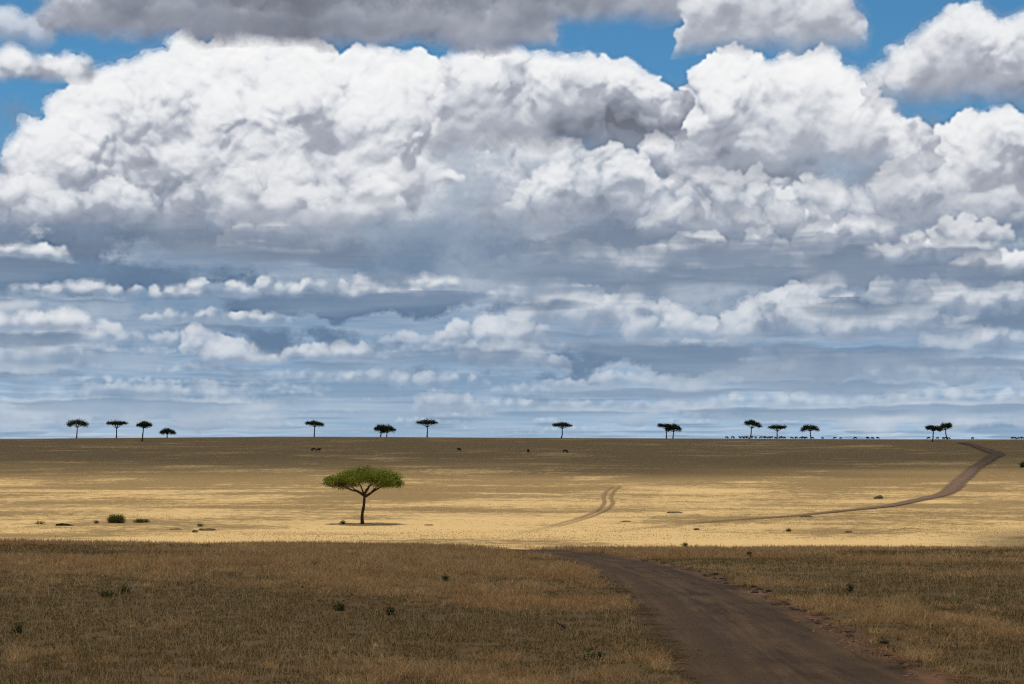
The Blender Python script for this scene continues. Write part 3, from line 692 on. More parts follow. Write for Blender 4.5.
def hero_tree(mats):
    b = at(362.6, 523.9, 150); m = b.y/FPX                        # metres per photo pixel at the tree
    L = lambda px, py, y=0.: ((px-362.6)*m, y, (523.9-py)*m)
    rnd = random.Random(5)
    limbs = [([L(364.2, 496), L(357, 491.5, -.2), L(349, 489, -.5), L(340, 484, -.8)], .20, .07),
             ([L(364.5, 497), L(371, 492.5, .3), L(379, 488, .5), L(388, 484, .7)], .19, .07),
             ([L(364.2, 495.5), L(365.5, 490, .4), L(369, 486, .6), L(373, 480, 1.0)], .15, .06),
             ([L(364.2, 496), L(361.5, 490, .9), L(358, 484, 1.6), L(355, 478, 2.2)], .14, .05),
             ([L(364.2, 497), L(367, 491, -1.0), L(371, 486, -1.9), L(376, 481, -2.6)], .14, .05),
             ([L(357, 491.5, -.2), L(353, 487, -1.1), L(350, 482, -1.8)], .10, .04),
             ([L(371, 492.5, .3), L(376, 487, 1.2), L(383, 481, 2.0)], .10, .04)]
    cl = []
    def C(px, py, rx, rz, y=0., ry=None): x, yy, z = L(px, py, y); cl.append((x, yy, z, rx*m*.86, (ry or rx*.9)*m*.9, rz*m*.80))
    for a in [(331, 483.5, 9, 4.2), (339, 479.5, 11, 6), (347, 476.5, 12, 7), (357, 473, 13, 7.5), (366, 471.5, 12, 7), (376, 474, 12, 7), (386, 474.5, 12, 7.2), (395, 478, 10, 7), (398, 483, 7, 5), (343, 485, 9, 4.5), (386, 483, 11, 5), (365, 480, 16, 5), (352, 481, 12, 5), (376, 480, 14, 5), (324.5, 484, 4, 2)]: C(*a)
    for a in [(350, 478, 14, 6, -2.6), (372, 476, 15, 7, -2.9), (388, 481, 10, 5, -2.2), (344, 480, 12, 6, 2.4), (364, 475, 15, 7, 3.), (384, 478, 13, 6, 2.6), (360, 478, 12, 6, -4.), (372, 478, 12, 6, 4.)]: C(*a)
    rs = random.Random(77)
    for a in [(344, 487, 10, 3.4, -.5), (333, 486, 8, 3, .5), (386, 486, 11, 3.4, .5), (397, 485.5, 8, 3.6, -.4), (353, 485.5, 9, 3, 1.6), (378, 485, 9, 3, -1.8), (340, 484, 10, 4, 1.8), (390, 483, 9, 4, -1.6)]: C(*a)
    for k in range(46):      # small pads that break the outline and the underside
        t = rs.uniform(-1, 1); e = math.sqrt(1-t*t); yy = rs.uniform(-1, 1)*4.6*e
        C(364+t*37, 478.5-8.5*(1-t*t)*rs.uniform(.3, 1.15)+(3.5 if rs.random() < .3 else 0)+2*abs(t), rs.uniform(4, 7), rs.uniform(1.8, 3.2), yy)
    r = acacia(b, 'lone green umbrella acacia standing in sunlit straw grass nearer than the ridge trees', [L(362.6, 525.5), L(362.4, 516), L(363.3, 509), L(364.2, 502), L(364.3, 495)], limbs, cl, 38000, .085, mats, 7, r0=.235, part_limbs=True)
    return r

RIDGE = [  # trunk base x, y or None for the skyline; crown x0, x1, top, bottom; fork y; bend; shape; label
 (77.2, None, 67.5, 88.6, 418.9, 426.6, 427.5, .6, 'dome', 'broad domed acacia, leftmost tree on the ridge skyline'),
 (117.0, None, 107.2, 127.0, 421.0, 425.6, 428.5, 0., 'flat', 'flat topped acacia with a forked trunk, second tree from the left on the ridge'),
 (141.9, 441.2, 137.0, 151.0, 422.0, 427.4, 428.3, 1.2, 'flat', 'slender small crowned acacia rooted just below the skyline, third tree from the left'),
 (167.6, None, 160.3, 175.4, 428.4, 433.8, 434.5, 0., 'dome', 'short low acacia with a stubby forked trunk, fourth tree from the left on the ridge'),
 (314.7, None, 307.2, 323.8, 420.3, 426.0, 427.0, -.5, 'tilt', 'solitary ridge acacia almost straight behind the lone green tree, crown peaked left of its trunk'),
 (380.6, None, 374.8, 388.0, 424.0, 430.6, 431.5, .8, 'dome', 'left and thinner of two joined acacias, between two solitary ridge trees'),
 (386.8, None, 380.5, 394.9, 424.2, 432.4, 432.8, 0., 'dome', 'right and denser of two joined acacias on the ridge, with a very short trunk'),
 (427.3, None, 417.0, 437.6, 419.4, 424.9, 427.2, .5, 'flat', 'tall straight acacia with a wide flat umbrella crown, right of two joined trees'),
 (561.3, None, 553.5, 571.5, 422.4, 427.3, 428.6, 1.6, 'flat', 'slim acacia with a crooked leaning trunk, alone above the middle of the ridge'),
 (666.2, None, 657.6, 674.0, 423.4, 428.2, 429.5, .3, 'tilt', 'left tree of a touching pair on the ridge, crown spread flat to the left'),
 (672.8, None, 666.0, 681.2, 424.0, 431.2, 431.8, .2, 'dome', 'right tree of a touching pair on the ridge, fuller crown drooping right'),
 (748.9, None, 745.0, 760.0, 420.4, 428.2, 428.4, 2.6, 'two', 'leaning acacia with crown in two stepped tufts, standing among the herd'),
 (776.6, None, 769.3, 785.3, 425.0, 429.4, 431.5, 0., 'flat', 'little flat acacia with a wide Y fork, between leaning tree and dense round one'),
 (810.5, None, 800.3, 818.5, 423.8, 430.8, 431.0, -.3, 'round', 'dense dark acacia with a full lumpy crown, right of the Y forked tree'),
 (932.2, 441.6, 926.0, 941.5, 425.3, 430.6, 431.2, 1.6, 'tilt', 'front left tree of the right hand pair, rooted below the skyline near the road'),
 (947.0, None, 936.5, 951.3, 421.0, 429.6, 430.0, -2.2, 'slant', 'taller rear tree of the right hand pair, crown sloping down to the left'),
]
def ridge_tree(spec, mats, seed):
    bx, by, x0, x1, yt, yb, yf, bend, shape, label = spec
    rnd = random.Random(seed)
    b = ridge(bx, rnd.uniform(-4, 4)) if by is None else at(bx, by, 500)
    if b is None: b = ridge(bx, -25)
    m = b.y/FPX
    zb = 342-FPX*math.tan(math.atan2(b.z-EYE, b.y)-PITCH)           # photo row of the base
    L = lambda px, py, y=0.: ((px-bx)*m, y, (zb-py)*m)
    w = (x1-x0)/2; cx = (x0+x1)/2; h = yb-yt; fork = (bx+(cx-bx)*.45+bend*.3, yf)
    cl = []
    n = 9
    for i in range(n):
        t = -1+2*i/(n-1); px = cx+t*w*.84; e = math.sqrt(max(0, 1-t*t))
        if shape == 'flat': top = yt+h*.30*(t*t); bot = yt+h*(.95-.25*abs(t))
        elif shape == 'dome': top = yt+h*.42*t*t; bot = yb-h*.12*(1-abs(t))
        elif shape == 'tilt': top = yt+h*(.25*(t+.35)**2+.05); bot = yt+h*(.80+.18*t)
        elif shape == 'slant': top = yt+h*(.36*(1-t)*.9-.02)+h*.28*max(0, t)**2; bot = top+h*.52
        elif shape == 'round': top = yt+h*.50*t*t; bot = yb-h*.10*e
        else: top = yt+h*(.0 if t < .1 else .36*t)+h*.25*max(0, -t-.3); bot = top+h*(.46+.1*rnd.random())
        top += rnd.uniform(0, .14)*h; rz = max((bot-top)/2*1.18, .8)
        x, y, z = L(px, (top+bot)/2); rx = w*rnd.uniform(.20, .33)
        for s in (-1, 0, 1):
            cl.append((x+rnd.uniform(-.3, .3)*m*3, s*w*m*.5*e+rnd.uniform(-.4, .4), z+rnd.uniform(-.15, .15)*h*m, rx*m, w*m*.30, rz*m*rnd.uniform(.6, 1.0)))
    F = L(*fork); limbs = []
    for t in (-.62, -.25, .2, .6):
        e = L(cx+t*w, yt+h*.62, rnd.uniform(-.3, .3)*w*m); mid_ = Vector(F).lerp(Vector(e), .5)+Vector((0, 0, -.22*abs(t)*h*m*.5))
        limbs.append(([F, tuple(mid_), e], .20, .10))
    for s in (-1, 1): limbs.append(([F, tuple(Vector(F).lerp(Vector(L(cx, yt+h*.6, s*w*m*.6)), .55)), L(cx, yt+h*.6, s*w*m*.6)], .17, .08))
    mid1 = ((bx*.6+fork[0]*.4)+bend*.28, zb*.6+yf*.4)
    trunk = [L(bx, zb+.5), L(*mid1), F]
    return acacia(b, label, trunk, limbs, cl, 3600, .26, mats, seed, 'acacias along the ridge skyline', r0=.36)

def bush(name, p, rx, ry, rz, n, leaf, mats, label, cat, seed, group=None, lumps=7):
    rng = np.random.default_rng(seed); rnd = random.Random(seed)
    root = tag(empty(name, p), label, cat, group)
    cl = [(rnd.uniform(-.55, .55)*rx, rnd.uniform(-.5, .5)*ry, rz*rnd.uniform(.25, .5), rx*rnd.uniform(.3, .5), ry*rnd.uniform(.3, .5), rz*rnd.uniform(.35, .5)) for _ in range(lumps)]
    cl.append((0, 0, rz*.45, rx*.5, ry*.5, rz*.5))
    st = [tube([(0, 0, -.05), (c[0]*.5, c[1]*.5, c[2]*.6), (c[0], c[1], c[2])], [.03*rz+.01, .02*rz+.006, .006], 4) for c in cl]
    mesh_obj('stem', *join(st), mats[0], root)
    o = leaves('foliage', cl, n, leaf, mats[1], root, rng, .3)
    return root
def weed(p, h, spread, mats, label, seed, group='green weeds in the shaded grass', n=9, lean=0.):
    rnd = random.Random(seed); rng = np.random.default_rng(seed)
    root = tag(empty('weed_plant', p), label, 'weed', group)
    st, cl = [], []
    for k in range(n):
        a = rnd.uniform(0, 6.28); e = Vector((math.cos(a)*spread*rnd.uniform(.3, 1)+lean*h, math.sin(a)*spread*rnd.uniform(.2, .8), h*rnd.uniform(.5, 1)))
        st.append(tube([(0, 0, -.02), e*.5+Vector((0, 0, h*.12)), e], [.008, .006, .003], 4))
        for t in (.55, .8, 1.): cl.append((*(e*t), .05+.1*spread, .05+.08*spread, .05))
    mesh_obj('stem', *join(st), mats[0], root)
    leaves('foliage', cl, 26*n, .028, mats[1], root, rng, .3, .4)
    return root

# ================================================================ mounds, clods
def lump_mesh(name, p, rx, ry, rz, mat, seed, label=None, cat=None, group=None, undercut=0., res=3, rough=.28):
    bm = bmesh.new(); bmesh.ops.create_icosphere(bm, subdivisions=res, radius=1)
    rnd = random.Random(seed); ox, oy = rnd.uniform(0, 99), rnd.uniform(0, 99)
    for v in bm.verts:
        c = v.co; k = 1+rough*float(vnoise(c.x*1+ox+c.z*.7, c.y+oy-c.z*.4, .55))*.6+rough*.4*float(vnoise(c.x+oy+c.z, c.y+ox, .22))
        z = c.z if c.z > 0 else c.z*.35
        v.co = Vector((c.x*k*rx, c.y*k*ry+(undercut*max(0, z)*-1.0), z*k*rz))
    me = bpy.data.meshes.new(name); bm.to_mesh(me); bm.free(); me.materials.append(mat)
    me.polygons.foreach_set('use_smooth', [True]*len(me.polygons))
    o = bpy.data.objects.new(name, me); o.location = p
    return tag(link(o), label, cat, group)

# ================================================================ grazing animals
def beast(kind):
    """one continuous quadruped body: 0 standing head up, 1 grazing, 2 walking; faces +X, shoulder 1.3 m"""
    V = []; E = []; R = []
    def add(p, r, par=None):
        r = r if isinstance(r, tuple) else (r, r); f = 1.6 if max(r) > .15 else 2.0; r = (r[0]*f, r[1]*f); V.append(p); R.append(r); i = len(V)-1
        if par is not None: E.append((par, i))
        return i
    hip = add((-.62, 0, 1.02), (.24, .26)); belly = add((-.15, 0, .98), (.27, .31), hip); sh = add((.38, 0, 1.06), (.25, .34), belly)
    if kind == 1: n1 = add((.72, 0, .92), (.14, .2), sh); n2 = add((.92, 0, .55), (.11, .14), n1); hd = add((1.05, 0, .28), (.10, .11), n2); mz = add((1.18, 0, .10), (.06, .07), hd); hz, hx = .36, 1.0
    else: n1 = add((.70, 0, 1.20), (.14, .2), sh); n2 = add((.92, 0, 1.20), (.12, .15), n1); hd = add((1.10, 0, 1.08), (.10, .12), n2); mz = add((1.24, 0, .80), (.07, .08), hd); hz, hx = 1.20, 1.05
    for s in (-1, 1):
        h1 = add((hx, s*.10, hz+.03), .035, hd); h2 = add((hx-.02, s*.26, hz+.04), .025, h1); add((hx-.04, s*.25, hz+.22), .012, h2)
        e1 = add((hx-.10, s*.12, hz-.02), .03, n2); add((hx-.16, s*.22, hz-.03), .02, e1)
        st = .16*s if kind == 2 else .03*s
        a = add((.40+st*.3, s*.13, .80), (.10, .13), sh); k = add((.40+st, s*.13, .42), .055, a); f = add((.38+st*1.5, s*.13, .10), .04, k); add((.43+st*1.5, s*.13, .02), .05, f)
        a = add((-.66-st*.3, s*.13, .80), (.12, .17), hip); k = add((-.58-st*.5, s*.13, .60), .08, a); q = add((-.76-st, s*.13, .40), .05, k); f = add((-.72-st*1.3, s*.13, .10), .04, q); add((-.67-st*1.3, s*.13, .02), .05, f)
    t1 = add((-.86, 0, 1.05), .04, hip); t2 = add((-.94, 0, .75), .03, t1); add((-.93, 0, .45), .045, t2)
    me = bpy.data.meshes.new('wildebeest'); me.from_pydata(V, E, []); o = bpy.data.objects.new('wildebeest', me); COL.objects.link(o)
    md = o.modifiers.new('skin', 'SKIN')
    for d, r in zip(me.skin_vertices[0].data, R): d.radius = r
    me.skin_vertices[0].data[0].use_root = True
    o.modifiers.new('sub', 'SUBSURF').levels = 1
    dg = bpy.context.evaluated_depsgraph_get(); ev = bpy.data.meshes.new_from_object(o.evaluated_get(dg))
    bpy.data.objects.remove(o); ev.name = 'wildebeest'
    return ev
def animal(mesh, p, yaw, size, label, group, tilt=0.):
    o = bpy.data.objects.new('wildebeest', mesh); o.location = p; o.rotation_euler = (0, 0, yaw); o.scale = (size,)*3
    return tag(link(o), label, 'antelope', group)

# ================================================================ grass
def blades(name, P, h, w, mat, rng, lean=.35, segs=2, label=None, cat=None):
    """one tapering bent blade per point; P is (n, 3), h heights, w widths"""
    n = len(P); a = rng.uniform(0, 2*np.pi, n); side = np.stack([np.cos(a), np.sin(a), np.zeros(n)], 1)
    b = rng.uniform(0, 2*np.pi, n); k = np.abs(rng.standard_normal(n))*lean
    L = np.stack([np.cos(b)*k, np.sin(b)*k, np.ones(n)], 1); L /= np.linalg.norm(L, axis=1)[:, None]
    bend = np.stack([np.cos(b), np.sin(b), np.zeros(n)], 1)*(k*.6*h)[:, None]
    w2 = (w*.5)[:, None]*side; hh = h[:, None]
    V = np.stack([P-w2-[0, 0, .01], P+w2-[0, 0, .01], P+L*hh*.55-w2*.8, P+L*hh*.55+w2*.8, P+L*hh+bend*.6], 1).reshape(-1, 3)
    o = (np.arange(n)*5)[:, None]
    loops = (o+np.array([[0, 1, 3, 2, 2, 3, 4]])).ravel(); st = ((np.arange(n)*7)[:, None]+np.array([[0, 4]])).ravel()
    ob = np_mesh(name, V, loops, st, None, mat)
    return tag(ob, label, cat, kind='stuff')
def scatter(n, y0, y1, k, pad, rng, gam=2.0):
    """points over the wedge of land in view, thicker near the camera"""
    u = rng.random(n); y = (y0**(1-gam+1)+u*(y1**(1-gam+1)-y0**(1-gam+1)))**(1/(2-gam)) if gam != 2 else y0*(y1/y0)**u
    x = rng.uniform(-1, 1, n)*(k*y+pad)
    return x, y
# ================================================================ build
BLUE_TINT = (.40, .78, .90)
build_world(.1, GAIN)
cam = bpy.data.cameras.new('camera'); co = bpy.data.objects.new('camera', cam); link(co); sc.camera = co
cam.sensor_width = 36; cam.lens = 36*FPX/1024; cam.clip_start = .5; cam.clip_end = 60000
co.location = (0, 0, EYE); co.rotation_euler = (math.radians(90)+PITCH, 0, 0)
sl = bpy.data.lights.new('sun', 'SUN'); sl.energy = SUN_E; sl.angle = math.radians(.53); sl.color = (1, .945, .85)
so = bpy.data.objects.new('sun', sl); link(so); so.rotation_euler = SUN_DIR.to_track_quat('Z', 'Y').to_euler(); so.location = (0, 0, 60)

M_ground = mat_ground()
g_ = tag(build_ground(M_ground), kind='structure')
M_road = mat_road('brown earth road', c3(.038, .021, .0100), c3(.104, .060, .027), c3(.19, .092, .045), hump=.4)
M_road_far = mat_road('dusty far road', c3(.095, .058, .033), c3(.165, .104, .062), c3(.12, .078, .045), hump=.3, edge=.3, fade=(40., 175., 5000., 6000.))
tag(ribbon('dirt_road', C_NEAR, M_road, .012, .0002, 15, 1.22), kind='structure')
tag(ribbon('dirt_track', C_FAR, M_road_far, .05, .0003, 9, 1.25), kind='structure')
# the twin wheel ruts that climb the sunlit slope
M_rut = mat_road('worn wheel rut', c3(.20, .125, .06), c3(.29, .19, .095), c3(.26, .17, .09), hump=.3, edge=.3, fade=(1., 110., 205., 250.), opac=.7)
for pts, nm in (([(478, 543, .9), (520, 533, .9), (555, 525, 1.), (580, 518, 1.1), (597, 510.5, 1.0), (604.5, 503, 1.0), (603.5, 498, 1.0), (606, 492, 1.1), (611, 487.5, 1.1), (614, 485.5, 1.1)], 0),
                ([(500, 541, .9), (536, 531, .9), (566, 524.5, 1.), (592, 516.5, 1.1), (606, 510, 1.0), (613, 503, 1.0), (611, 498, 1.0), (613.5, 492, 1.1), (618.5, 487.5, 1.1), (621, 485.5, 1.1)], 1)):
    C = course([mid(*p) for p in pts], 140)
    tag(ribbon('wheel_rut', C, M_rut, .05, .0003, 7, 1.15), kind='structure')

# clouds overhead that keep the sun off the near land and off the far rise
M_cloud = mat_cloud()
def near_shade(x, y):
    edge = np.interp(x, [-400, -60, -20, 22, 34, 44, 52, 62, 160], [122, 118, 112, 112, 140, 190, 226, 240, 242])+6*vnoise(x, y, 45)+2.5*vnoise(x, y, 16)
    return np.minimum(np.minimum(edge-y, y+480), 430-np.abs(x+20)+30*vnoise(x, y, 80))
def far_shade(x, y):
    a = x/np.maximum(y, 200)
    edge = np.interp(a, [-.6, -.29, -.2, -.1, 0, .06, .14, .22, .29, .6], [430, 440, 455, 460, 450, 400, 420, 460, 480, 480])+34*vnoise(x*.45, y, 45)+14*vnoise(x*.4, y, 16)
    return np.minimum(np.minimum(y-edge, 1500-y), 720-np.abs(x)+40*vnoise(x, y, 120))
shade_cloud(near_shade, (-480, 440, -500, 262), 620, 120, M_cloud, 5., 40, 11, lambda x, y: np.maximum(np.interp(x+4*vnoise(x, y, 30), [-30, 4, 14, 40], [.47, .49, .38, .33]), .82*np.clip((y-100)/30, 0, 1)))
shade_cloud(far_shade, (-780, 780, 330, 1540), 720, 150, M_cloud, 9., 190, 47, .84)

# ---- trees
M_bark = mat_rough('acacia bark', c3(.035, .026, .02), c3(.085, .065, .048), 4., .02)
M_leaf = mat_leaf('acacia leaves', c3(.066, .096, .013), c3(.205, .225, .036), .14)
M_leaf_far = mat_leaf('ridge acacia leaves', c3(.040, .052, .022), c3(.075, .088, .032))
hero_tree((M_bark, M_leaf))
for i, spec in enumerate(RIDGE): ridge_tree(spec, (M_bark, M_leaf_far), 40+i)

# ---- bushes and shrubs on the lit slope
M_bush = mat_leaf('bush leaves', c3(.06, .066, .016), c3(.12, .115, .03), .12)
M_stem = mat_rough('woody stems', c3(.06, .045, .03), c3(.12, .09, .06))
def bush_px(name, px, py, wpx, hpx, label, cat, seed, group=None, n=900):
    p = at(px, py, 66 if py > 552 else 140); m = p.y/FPX
    return bush(name, p, wpx/2*m*1.1, wpx/2*m*.9, hpx*m*1.1, n, .07*max(.6, p.y/240), (M_stem, M_bush), label, cat, seed, group)
bush_px('bush', 116, 522.8, 23, 8.5, 'rounded dark green bush in the sunlit grass at the left', 'bush', 1, n=5200)
bush_px('shrub', 140, 522.6, 20, 3.6, 'low spreading green shrub just right of the rounded bush', 'shrub', 2, n=1500)
bush_px('shrub', 40, 524.2, 14, 3, 'faint low green shrub, leftmost in the sunlit grass', 'shrub', 3, n=300)
bush_px('shrub', 96, 523.5, 6, 3.2, 'tiny green shrub between dark bank and rounded bush', 'shrub', 4, n=200)
bush_px('shrub', 343, 524, 6, 3.2, 'bright little green shrub left of the lone acacia trunk', 'shrub', 5, n=300)
bush_px('shrub', 685, 547.4, 7, 5, 'green shrub at the lower edge of the lit grass right of the road', 'shrub', 6, n=500)
bush_px('shrub', 789, 531.5, 7, 3, 'small green shrub in pale grass below the far track', 'shrub', 7, n=300)
bush_px('shrub', 200, 526.5, 7, 3.5, 'pale green shrub above the scattered dark clods', 'shrub', 8, n=260)
bush_px('bush', 1022.5, 467.5, 8, 6, 'dark bush at the right edge beyond the bend of the track', 'bush', 9, n=700)
# ---- bare earth: bank, mounds, clods
M_earth = mat_rough('dark earth', c3(.03, .022, .016), c3(.075, .055, .038), 2.5, .05)
M_mound = mat_rough('brown termite earth', c3(.055, .037, .02), c3(.12, .082, .044), 2.5, .05)
M_gully_shade = mat_rough('earth in painted gully shade', c3(.006, .005, .004), c3(.018, .014, .011), 2.5, .05)  # near-black colour stands in for the shade inside the eroded gully
M_red = mat_rough('reddish earth', c3(.12, .06, .035), c3(.24, .13, .075), 6., .02)
def mound_px(name, px, py, wpx, hpx, label, cat, seed, group=None, uc=0., mat=None):
    p = at(px, py, 140); m = p.y/FPX
    return lump_mesh(name, p-Vector((0, 0, .02)), wpx/2*m, wpx/2*m*.55, hpx*m, mat or M_mound, seed, label, cat, group, uc)
mound_px('earth_bank', 65, 525.6, 19, 2.6, 'low eroded earth bank painted black as gully shade, left of the rounded bush', 'earth bank', 1, uc=.35, mat=M_gully_shade)
mound_px('earth_mound', 878, 498.6, 9, 3.2, 'dark earth mound above the far track on the right slope', 'mound', 2)
mound_px('earth_mound', 205, 530.5, 17, 2.2, 'long low dark mound right of the bush and shrubs', 'mound', 3)
mound_px('earth_mound', 195, 532.4, 6, 2.6, 'small dark clod just below the long low mound', 'mound', 4)
mound_px('earth_mound', 175, 529.6, 10, 1.3, 'flat dark mound right of the low spreading shrub', 'mound', 5)
mound_px('earth_mound', 849, 532.6, 7, 1.8, 'small brown mound in pale grass at the right', 'mound', 6)
mound_px('earth_mound', 697, 530, 6, 2., 'dark tuft like mound under the faint track, right of the wheel ruts', 'mound', 7)
mound_px('earth_mound', 806, 517, 13, 1.8, 'dark heap beside the far track', 'mound', 8)
mound_px('earth_mound', 429, 525.4, 9, 1.2, 'thin dark mound in pale grass right of the lone acacia', 'mound', 9)
mound_px('earth_mound', 626, 521.8, 10, 1.4, 'thin dark mound right of the twin wheel ruts', 'mound', 10)
mound_px('earth_mound', 674, 513, 18, 1.8, 'wide flat mound high on the lit slope right of the wheel ruts', 'mound', 11)

# ---- the herd
BE = [beast(k) for k in range(3)]
M_hide = mat_rough('dark hide', c3(.030, .024, .020), c3(.065, .052, .043), 3., .01)
for b in BE: b.materials.append(M_hide)
HERD = [726.4, 732.4, 739.4, 742, 744.6, 747, 751, 755.4, 760.2, 763.7, 766, 768.6, 771.2, 775, 779, 781.5, 784.4, 791.2, 795.8, 800.3, 803, 805.6, 812, 822, 834.3, 840.4, 854.7, 867.3, 871.8, 877.4, 928, 937, 942.6, 945.2, 948.4, 972, 1011.5, 1014.5, 1018, 1021.5]
rnd = random.Random(9)
for i, x in enumerate(HERD):
    k = 1 if rnd.random() < .6 else rnd.choice((0, 2))
    p = ridge(x, rnd.uniform(-3, 3)); yaw = rnd.choice((0, math.pi))+rnd.uniform(-.9, .9)
    animal(BE[k], p, yaw, rnd.uniform(.8, 1.0), 'dark wildebeest of the herd along the right half of the skyline', 'wildebeest herd on the skyline')
for px, py, k, yaw, lab in ((313.6, 451., 1, 3.0, 'left of two grazing wildebeest close together below the solitary ridge tree'), (318.5, 451.6, 0, .3, 'right of two wildebeest close together below the solitary ridge tree'),
                            (459.3, 451.2, 2, 2.6, 'single wildebeest on the shaded slope below the tall flat crowned acacia'), (528.2, 452.3, 1, 1.2, 'wildebeest on the shaded slope left of the one below the crooked tree'),
                            (565.3, 452.8, 1, .2, 'grazing wildebeest on the shaded slope below the crooked slim acacia')):
    animal(BE[k], at(px, py, 400), yaw, .95, lab, 'wildebeest on the shaded slope')

# ---- weeds, twig and clods on the near land
M_weed = mat_leaf('weed leaves', c3(.075, .070, .024), c3(.13, .12, .045))
for i, (px, py, h, s, lab, ln) in enumerate([
    (106, 597, .16, .36, 'leafy green weed lying flat in the shaded grass at the left', .2), (121, 593.5, .26, .14, 'upright tip of green weed beside the flat leafy one', .9),
    (315, 566.5, .14, .14, 'small green weed near the top of the shaded grass', 0.),
    (339, 610.5, .2, .2, 'rounded green weed in the dark strip left of a thin upright one', 0.), (389, 615, .24, .10, 'thin upright weed right of the rounded one', .1),
    (444, 581, .2, .10, 'twiggy leaning weed high in the shaded grass', .5),
    (18, 632.5, .2, .16, 'green weed at the left edge of the shaded grass', 0.),
    (594, 659.5, .18, .24, 'green weed at the foot of the tall straw near the road', .1),
    (850, 592, .3, .08, 'slim tall weed in straw right of the road', 0.), (750, 557, .3, .12, 'dark weed on the crest right of the road', 0.), ]):
    weed(at(px, py), h*.5, s*.55, (M_stem, M_weed), lab, 60+i, lean=ln)
p = at(560, 630); rnd = random.Random(3)
tw = [tube([p*0+Vector((-.12, 0, .16)), Vector((-.02, .02, .10)), Vector((.10, 0, .03))], [.010, .014, .016], 6), tube([Vector((-.02, .02, .10)), Vector((.04, .05, .13))], [.008, .005], 5), tube([Vector((.02, .01, .08)), Vector((.10, -.03, .10))], [.008, .004], 5)]
tg = mesh_obj('dead_twig', *join(tw), M_stem, loc=p); tag(tg, 'dark dead twig leaning in the straw left of the road', 'twig')

# clods thrown to the right side of the road, red lumps among them
rng = np.random.default_rng(8)
def clod_field(name, mat, n, fn, smin, smax):
    bm = bmesh.new(); bmesh.ops.create_icosphere(bm, subdivisions=1, radius=1); bv = np.array([v.co[:] for v in bm.verts]); bf = np.array([[v.index for v in f.verts] for f in bm.faces]); bm.free()
    V, F = [], []
    for k in range(n):
        x, y = fn(); s = smin+(smax-smin)*rng.random()**3; v = bv*(1+.28*rng.standard_normal(bv.shape))*s*np.array([1.2, 1, .65]); V.append(v+[x, y, gz(x, y)+s*.25]); F.append(bf+len(bv)*k)
    F = np.concatenate(F); return tag(np_mesh(name, np.concatenate(V), F.ravel(), np.arange(len(F))*3, None, mat), kind='stuff')
def along(off0, off1, y0, y1):
    def f():
        y = rng.uniform(y0, y1); i = np.argmin(np.abs(C_NEAR[:, 1]-y)); o = rng.uniform(off0, off1)
        return C_NEAR[i, 0]+C_NEAR[i, 2]*.5*o, y
    return f
clod_field('red_gravel', M_red, 420, along(.62, .98, 19, 31), .008, .045)
clod_field('soil_clods', M_earth, 260, along(.80, 1.12, 24, 52), .01, .08)
clod_field('soil_clods', M_earth, 160, along(-.9, .9, 18, 50), .006, .028)

# ---- grass as real blades
M_straw = mat_grass('dry straw', [(0., (.22, .124, .052)), (.35, (.43, .258, .112)), (.7, (.56, .365, .165)), (1., (.70, .51, .26))], .5, (1/9., .48, .66, .42, c3(.40, .20, .085)))
M_short = mat_grass('short dull grass', [(0., (.09, .066, .022)), (.5, (.17, .115, .038)), (1., (.30, .19, .07))], .5)
rng = np.random.default_rng(21)
x, y = scatter(560000, 15, 70, .34, 3.5, rng, 1.75)
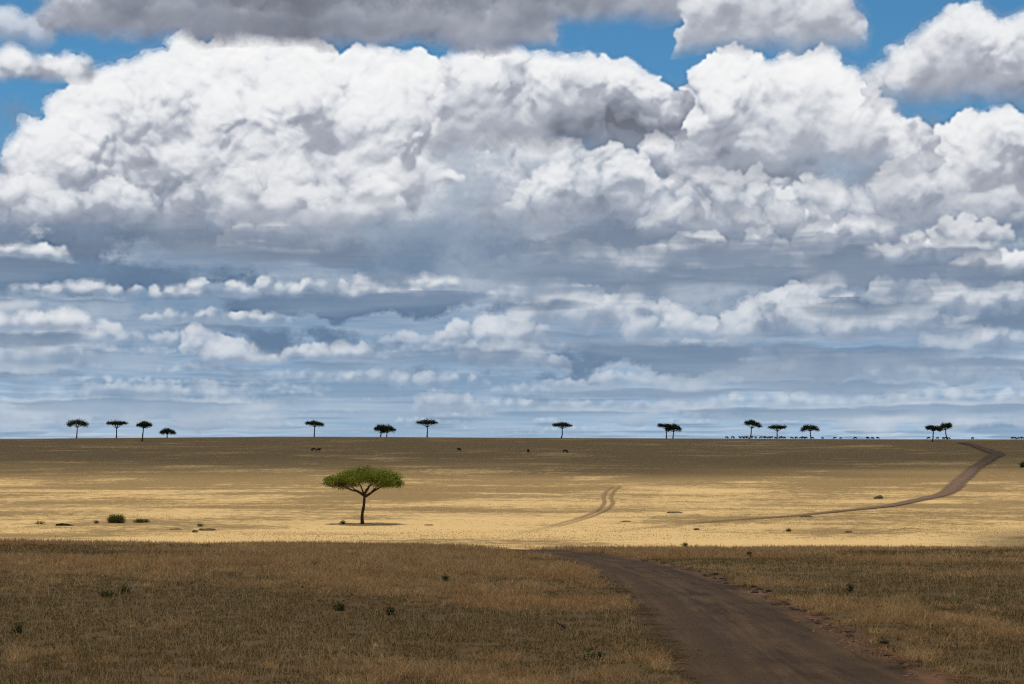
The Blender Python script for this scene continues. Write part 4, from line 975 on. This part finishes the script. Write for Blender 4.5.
# blades gather in tufts
x += rng.standard_normal(len(x))*.02; tall = vnoise(x*.6, y, 3.4)*.62+vnoise(x*.6+50, y, 8)*.6+vnoise(x, y+90, 1.1)*.28
rd = road_dist(x, y); ragged = rd-.85-.20*vnoise(x, y, .9)-.10*vnoise(x, y, .3)
verge = ragged > 0
tuft = vnoise(x, y, .32)+.5*vnoise(x, y, .14)
is_tall = verge & (tall+.30*tuft > -.08) & (rd > .98)
is_short = verge & ~is_tall & (tuft > -.8)
def pts(mk): return np.stack([x[mk], y[mk], ground(x[mk], y[mk])], 1)
P = pts(is_tall); k = np.clip((tall+.3*tuft)[is_tall]+.45, .35, 1.3)
blades('straw_grass', P, (.06+.12*k)*rng.uniform(.6, 1.25, len(P)), (.0055+.00022*P[:, 1])*rng.uniform(.7, 1.3, len(P)), M_straw, rng, .75)
P = pts(is_short)
blades('short_grass', P, .045*rng.uniform(.5, 1.4, len(P)), (.006+.0002*P[:, 1])*rng.uniform(.7, 1.3, len(P)), M_short, rng, 1.1)
# scattered pale seed stalks
x, y = scatter(26000, 15, 66, .34, 3.5, rng, 1.8); rd = road_dist(x, y); ok = (rd > 1.1) & (vnoise(x, y, 3)+vnoise(x, y, 9)*.6 > -.5); x, y = x[ok], y[ok]
P = np.stack([x, y, ground(x, y)], 1)
M_seed = mat_grass('pale seed stalks', [(0., (.40, .28, .13)), (1., (.66, .50, .27))], .4)
blades('seed_stalks', P, rng.uniform(.13, .23, len(P)), .004+.0001*P[:, 1], M_seed, rng, .45)
# tussocks on the far lit slope
x, y = scatter(150000, 150, 520, .36, 4, rng, 1.5)
n_ = vnoise(x*.5, y, 9)+.6*vnoise(x*.6, y, 30); ok = n_+.5*rng.standard_normal(len(x)) > .25; x, y = x[ok], y[ok]
P = np.stack([x, y, ground(x, y)], 1)
M_tus = mat_grass('sunlit straw tussocks', [(0., (.40, .27, .11)), (.5, (.52, .365, .15)), (1., (.62, .46, .21))], .75)
blades('straw_tussocks', P, rng.uniform(.05, .20, len(P))*rng.uniform(.5, 1, len(P)), .04+.0002*P[:, 1], M_tus, rng, .9)

# ---- view
vs = sc.view_settings; vs.view_transform = 'Standard'; vs.look = 'None'; vs.exposure = EXPO; vs.gamma = 1; vs.use_curve_mapping = False
sc.render.engine = 'CYCLES'
cy = sc.cycles; cy.use_denoising = False; cy.max_bounces = 6; cy.diffuse_bounces = 3; cy.transparent_max_bounces = 12; cy.use_adaptive_sampling = True; cy.adaptive_threshold = .012; cy.sample_clamp_indirect = 8; cy.filter_width = 1.25
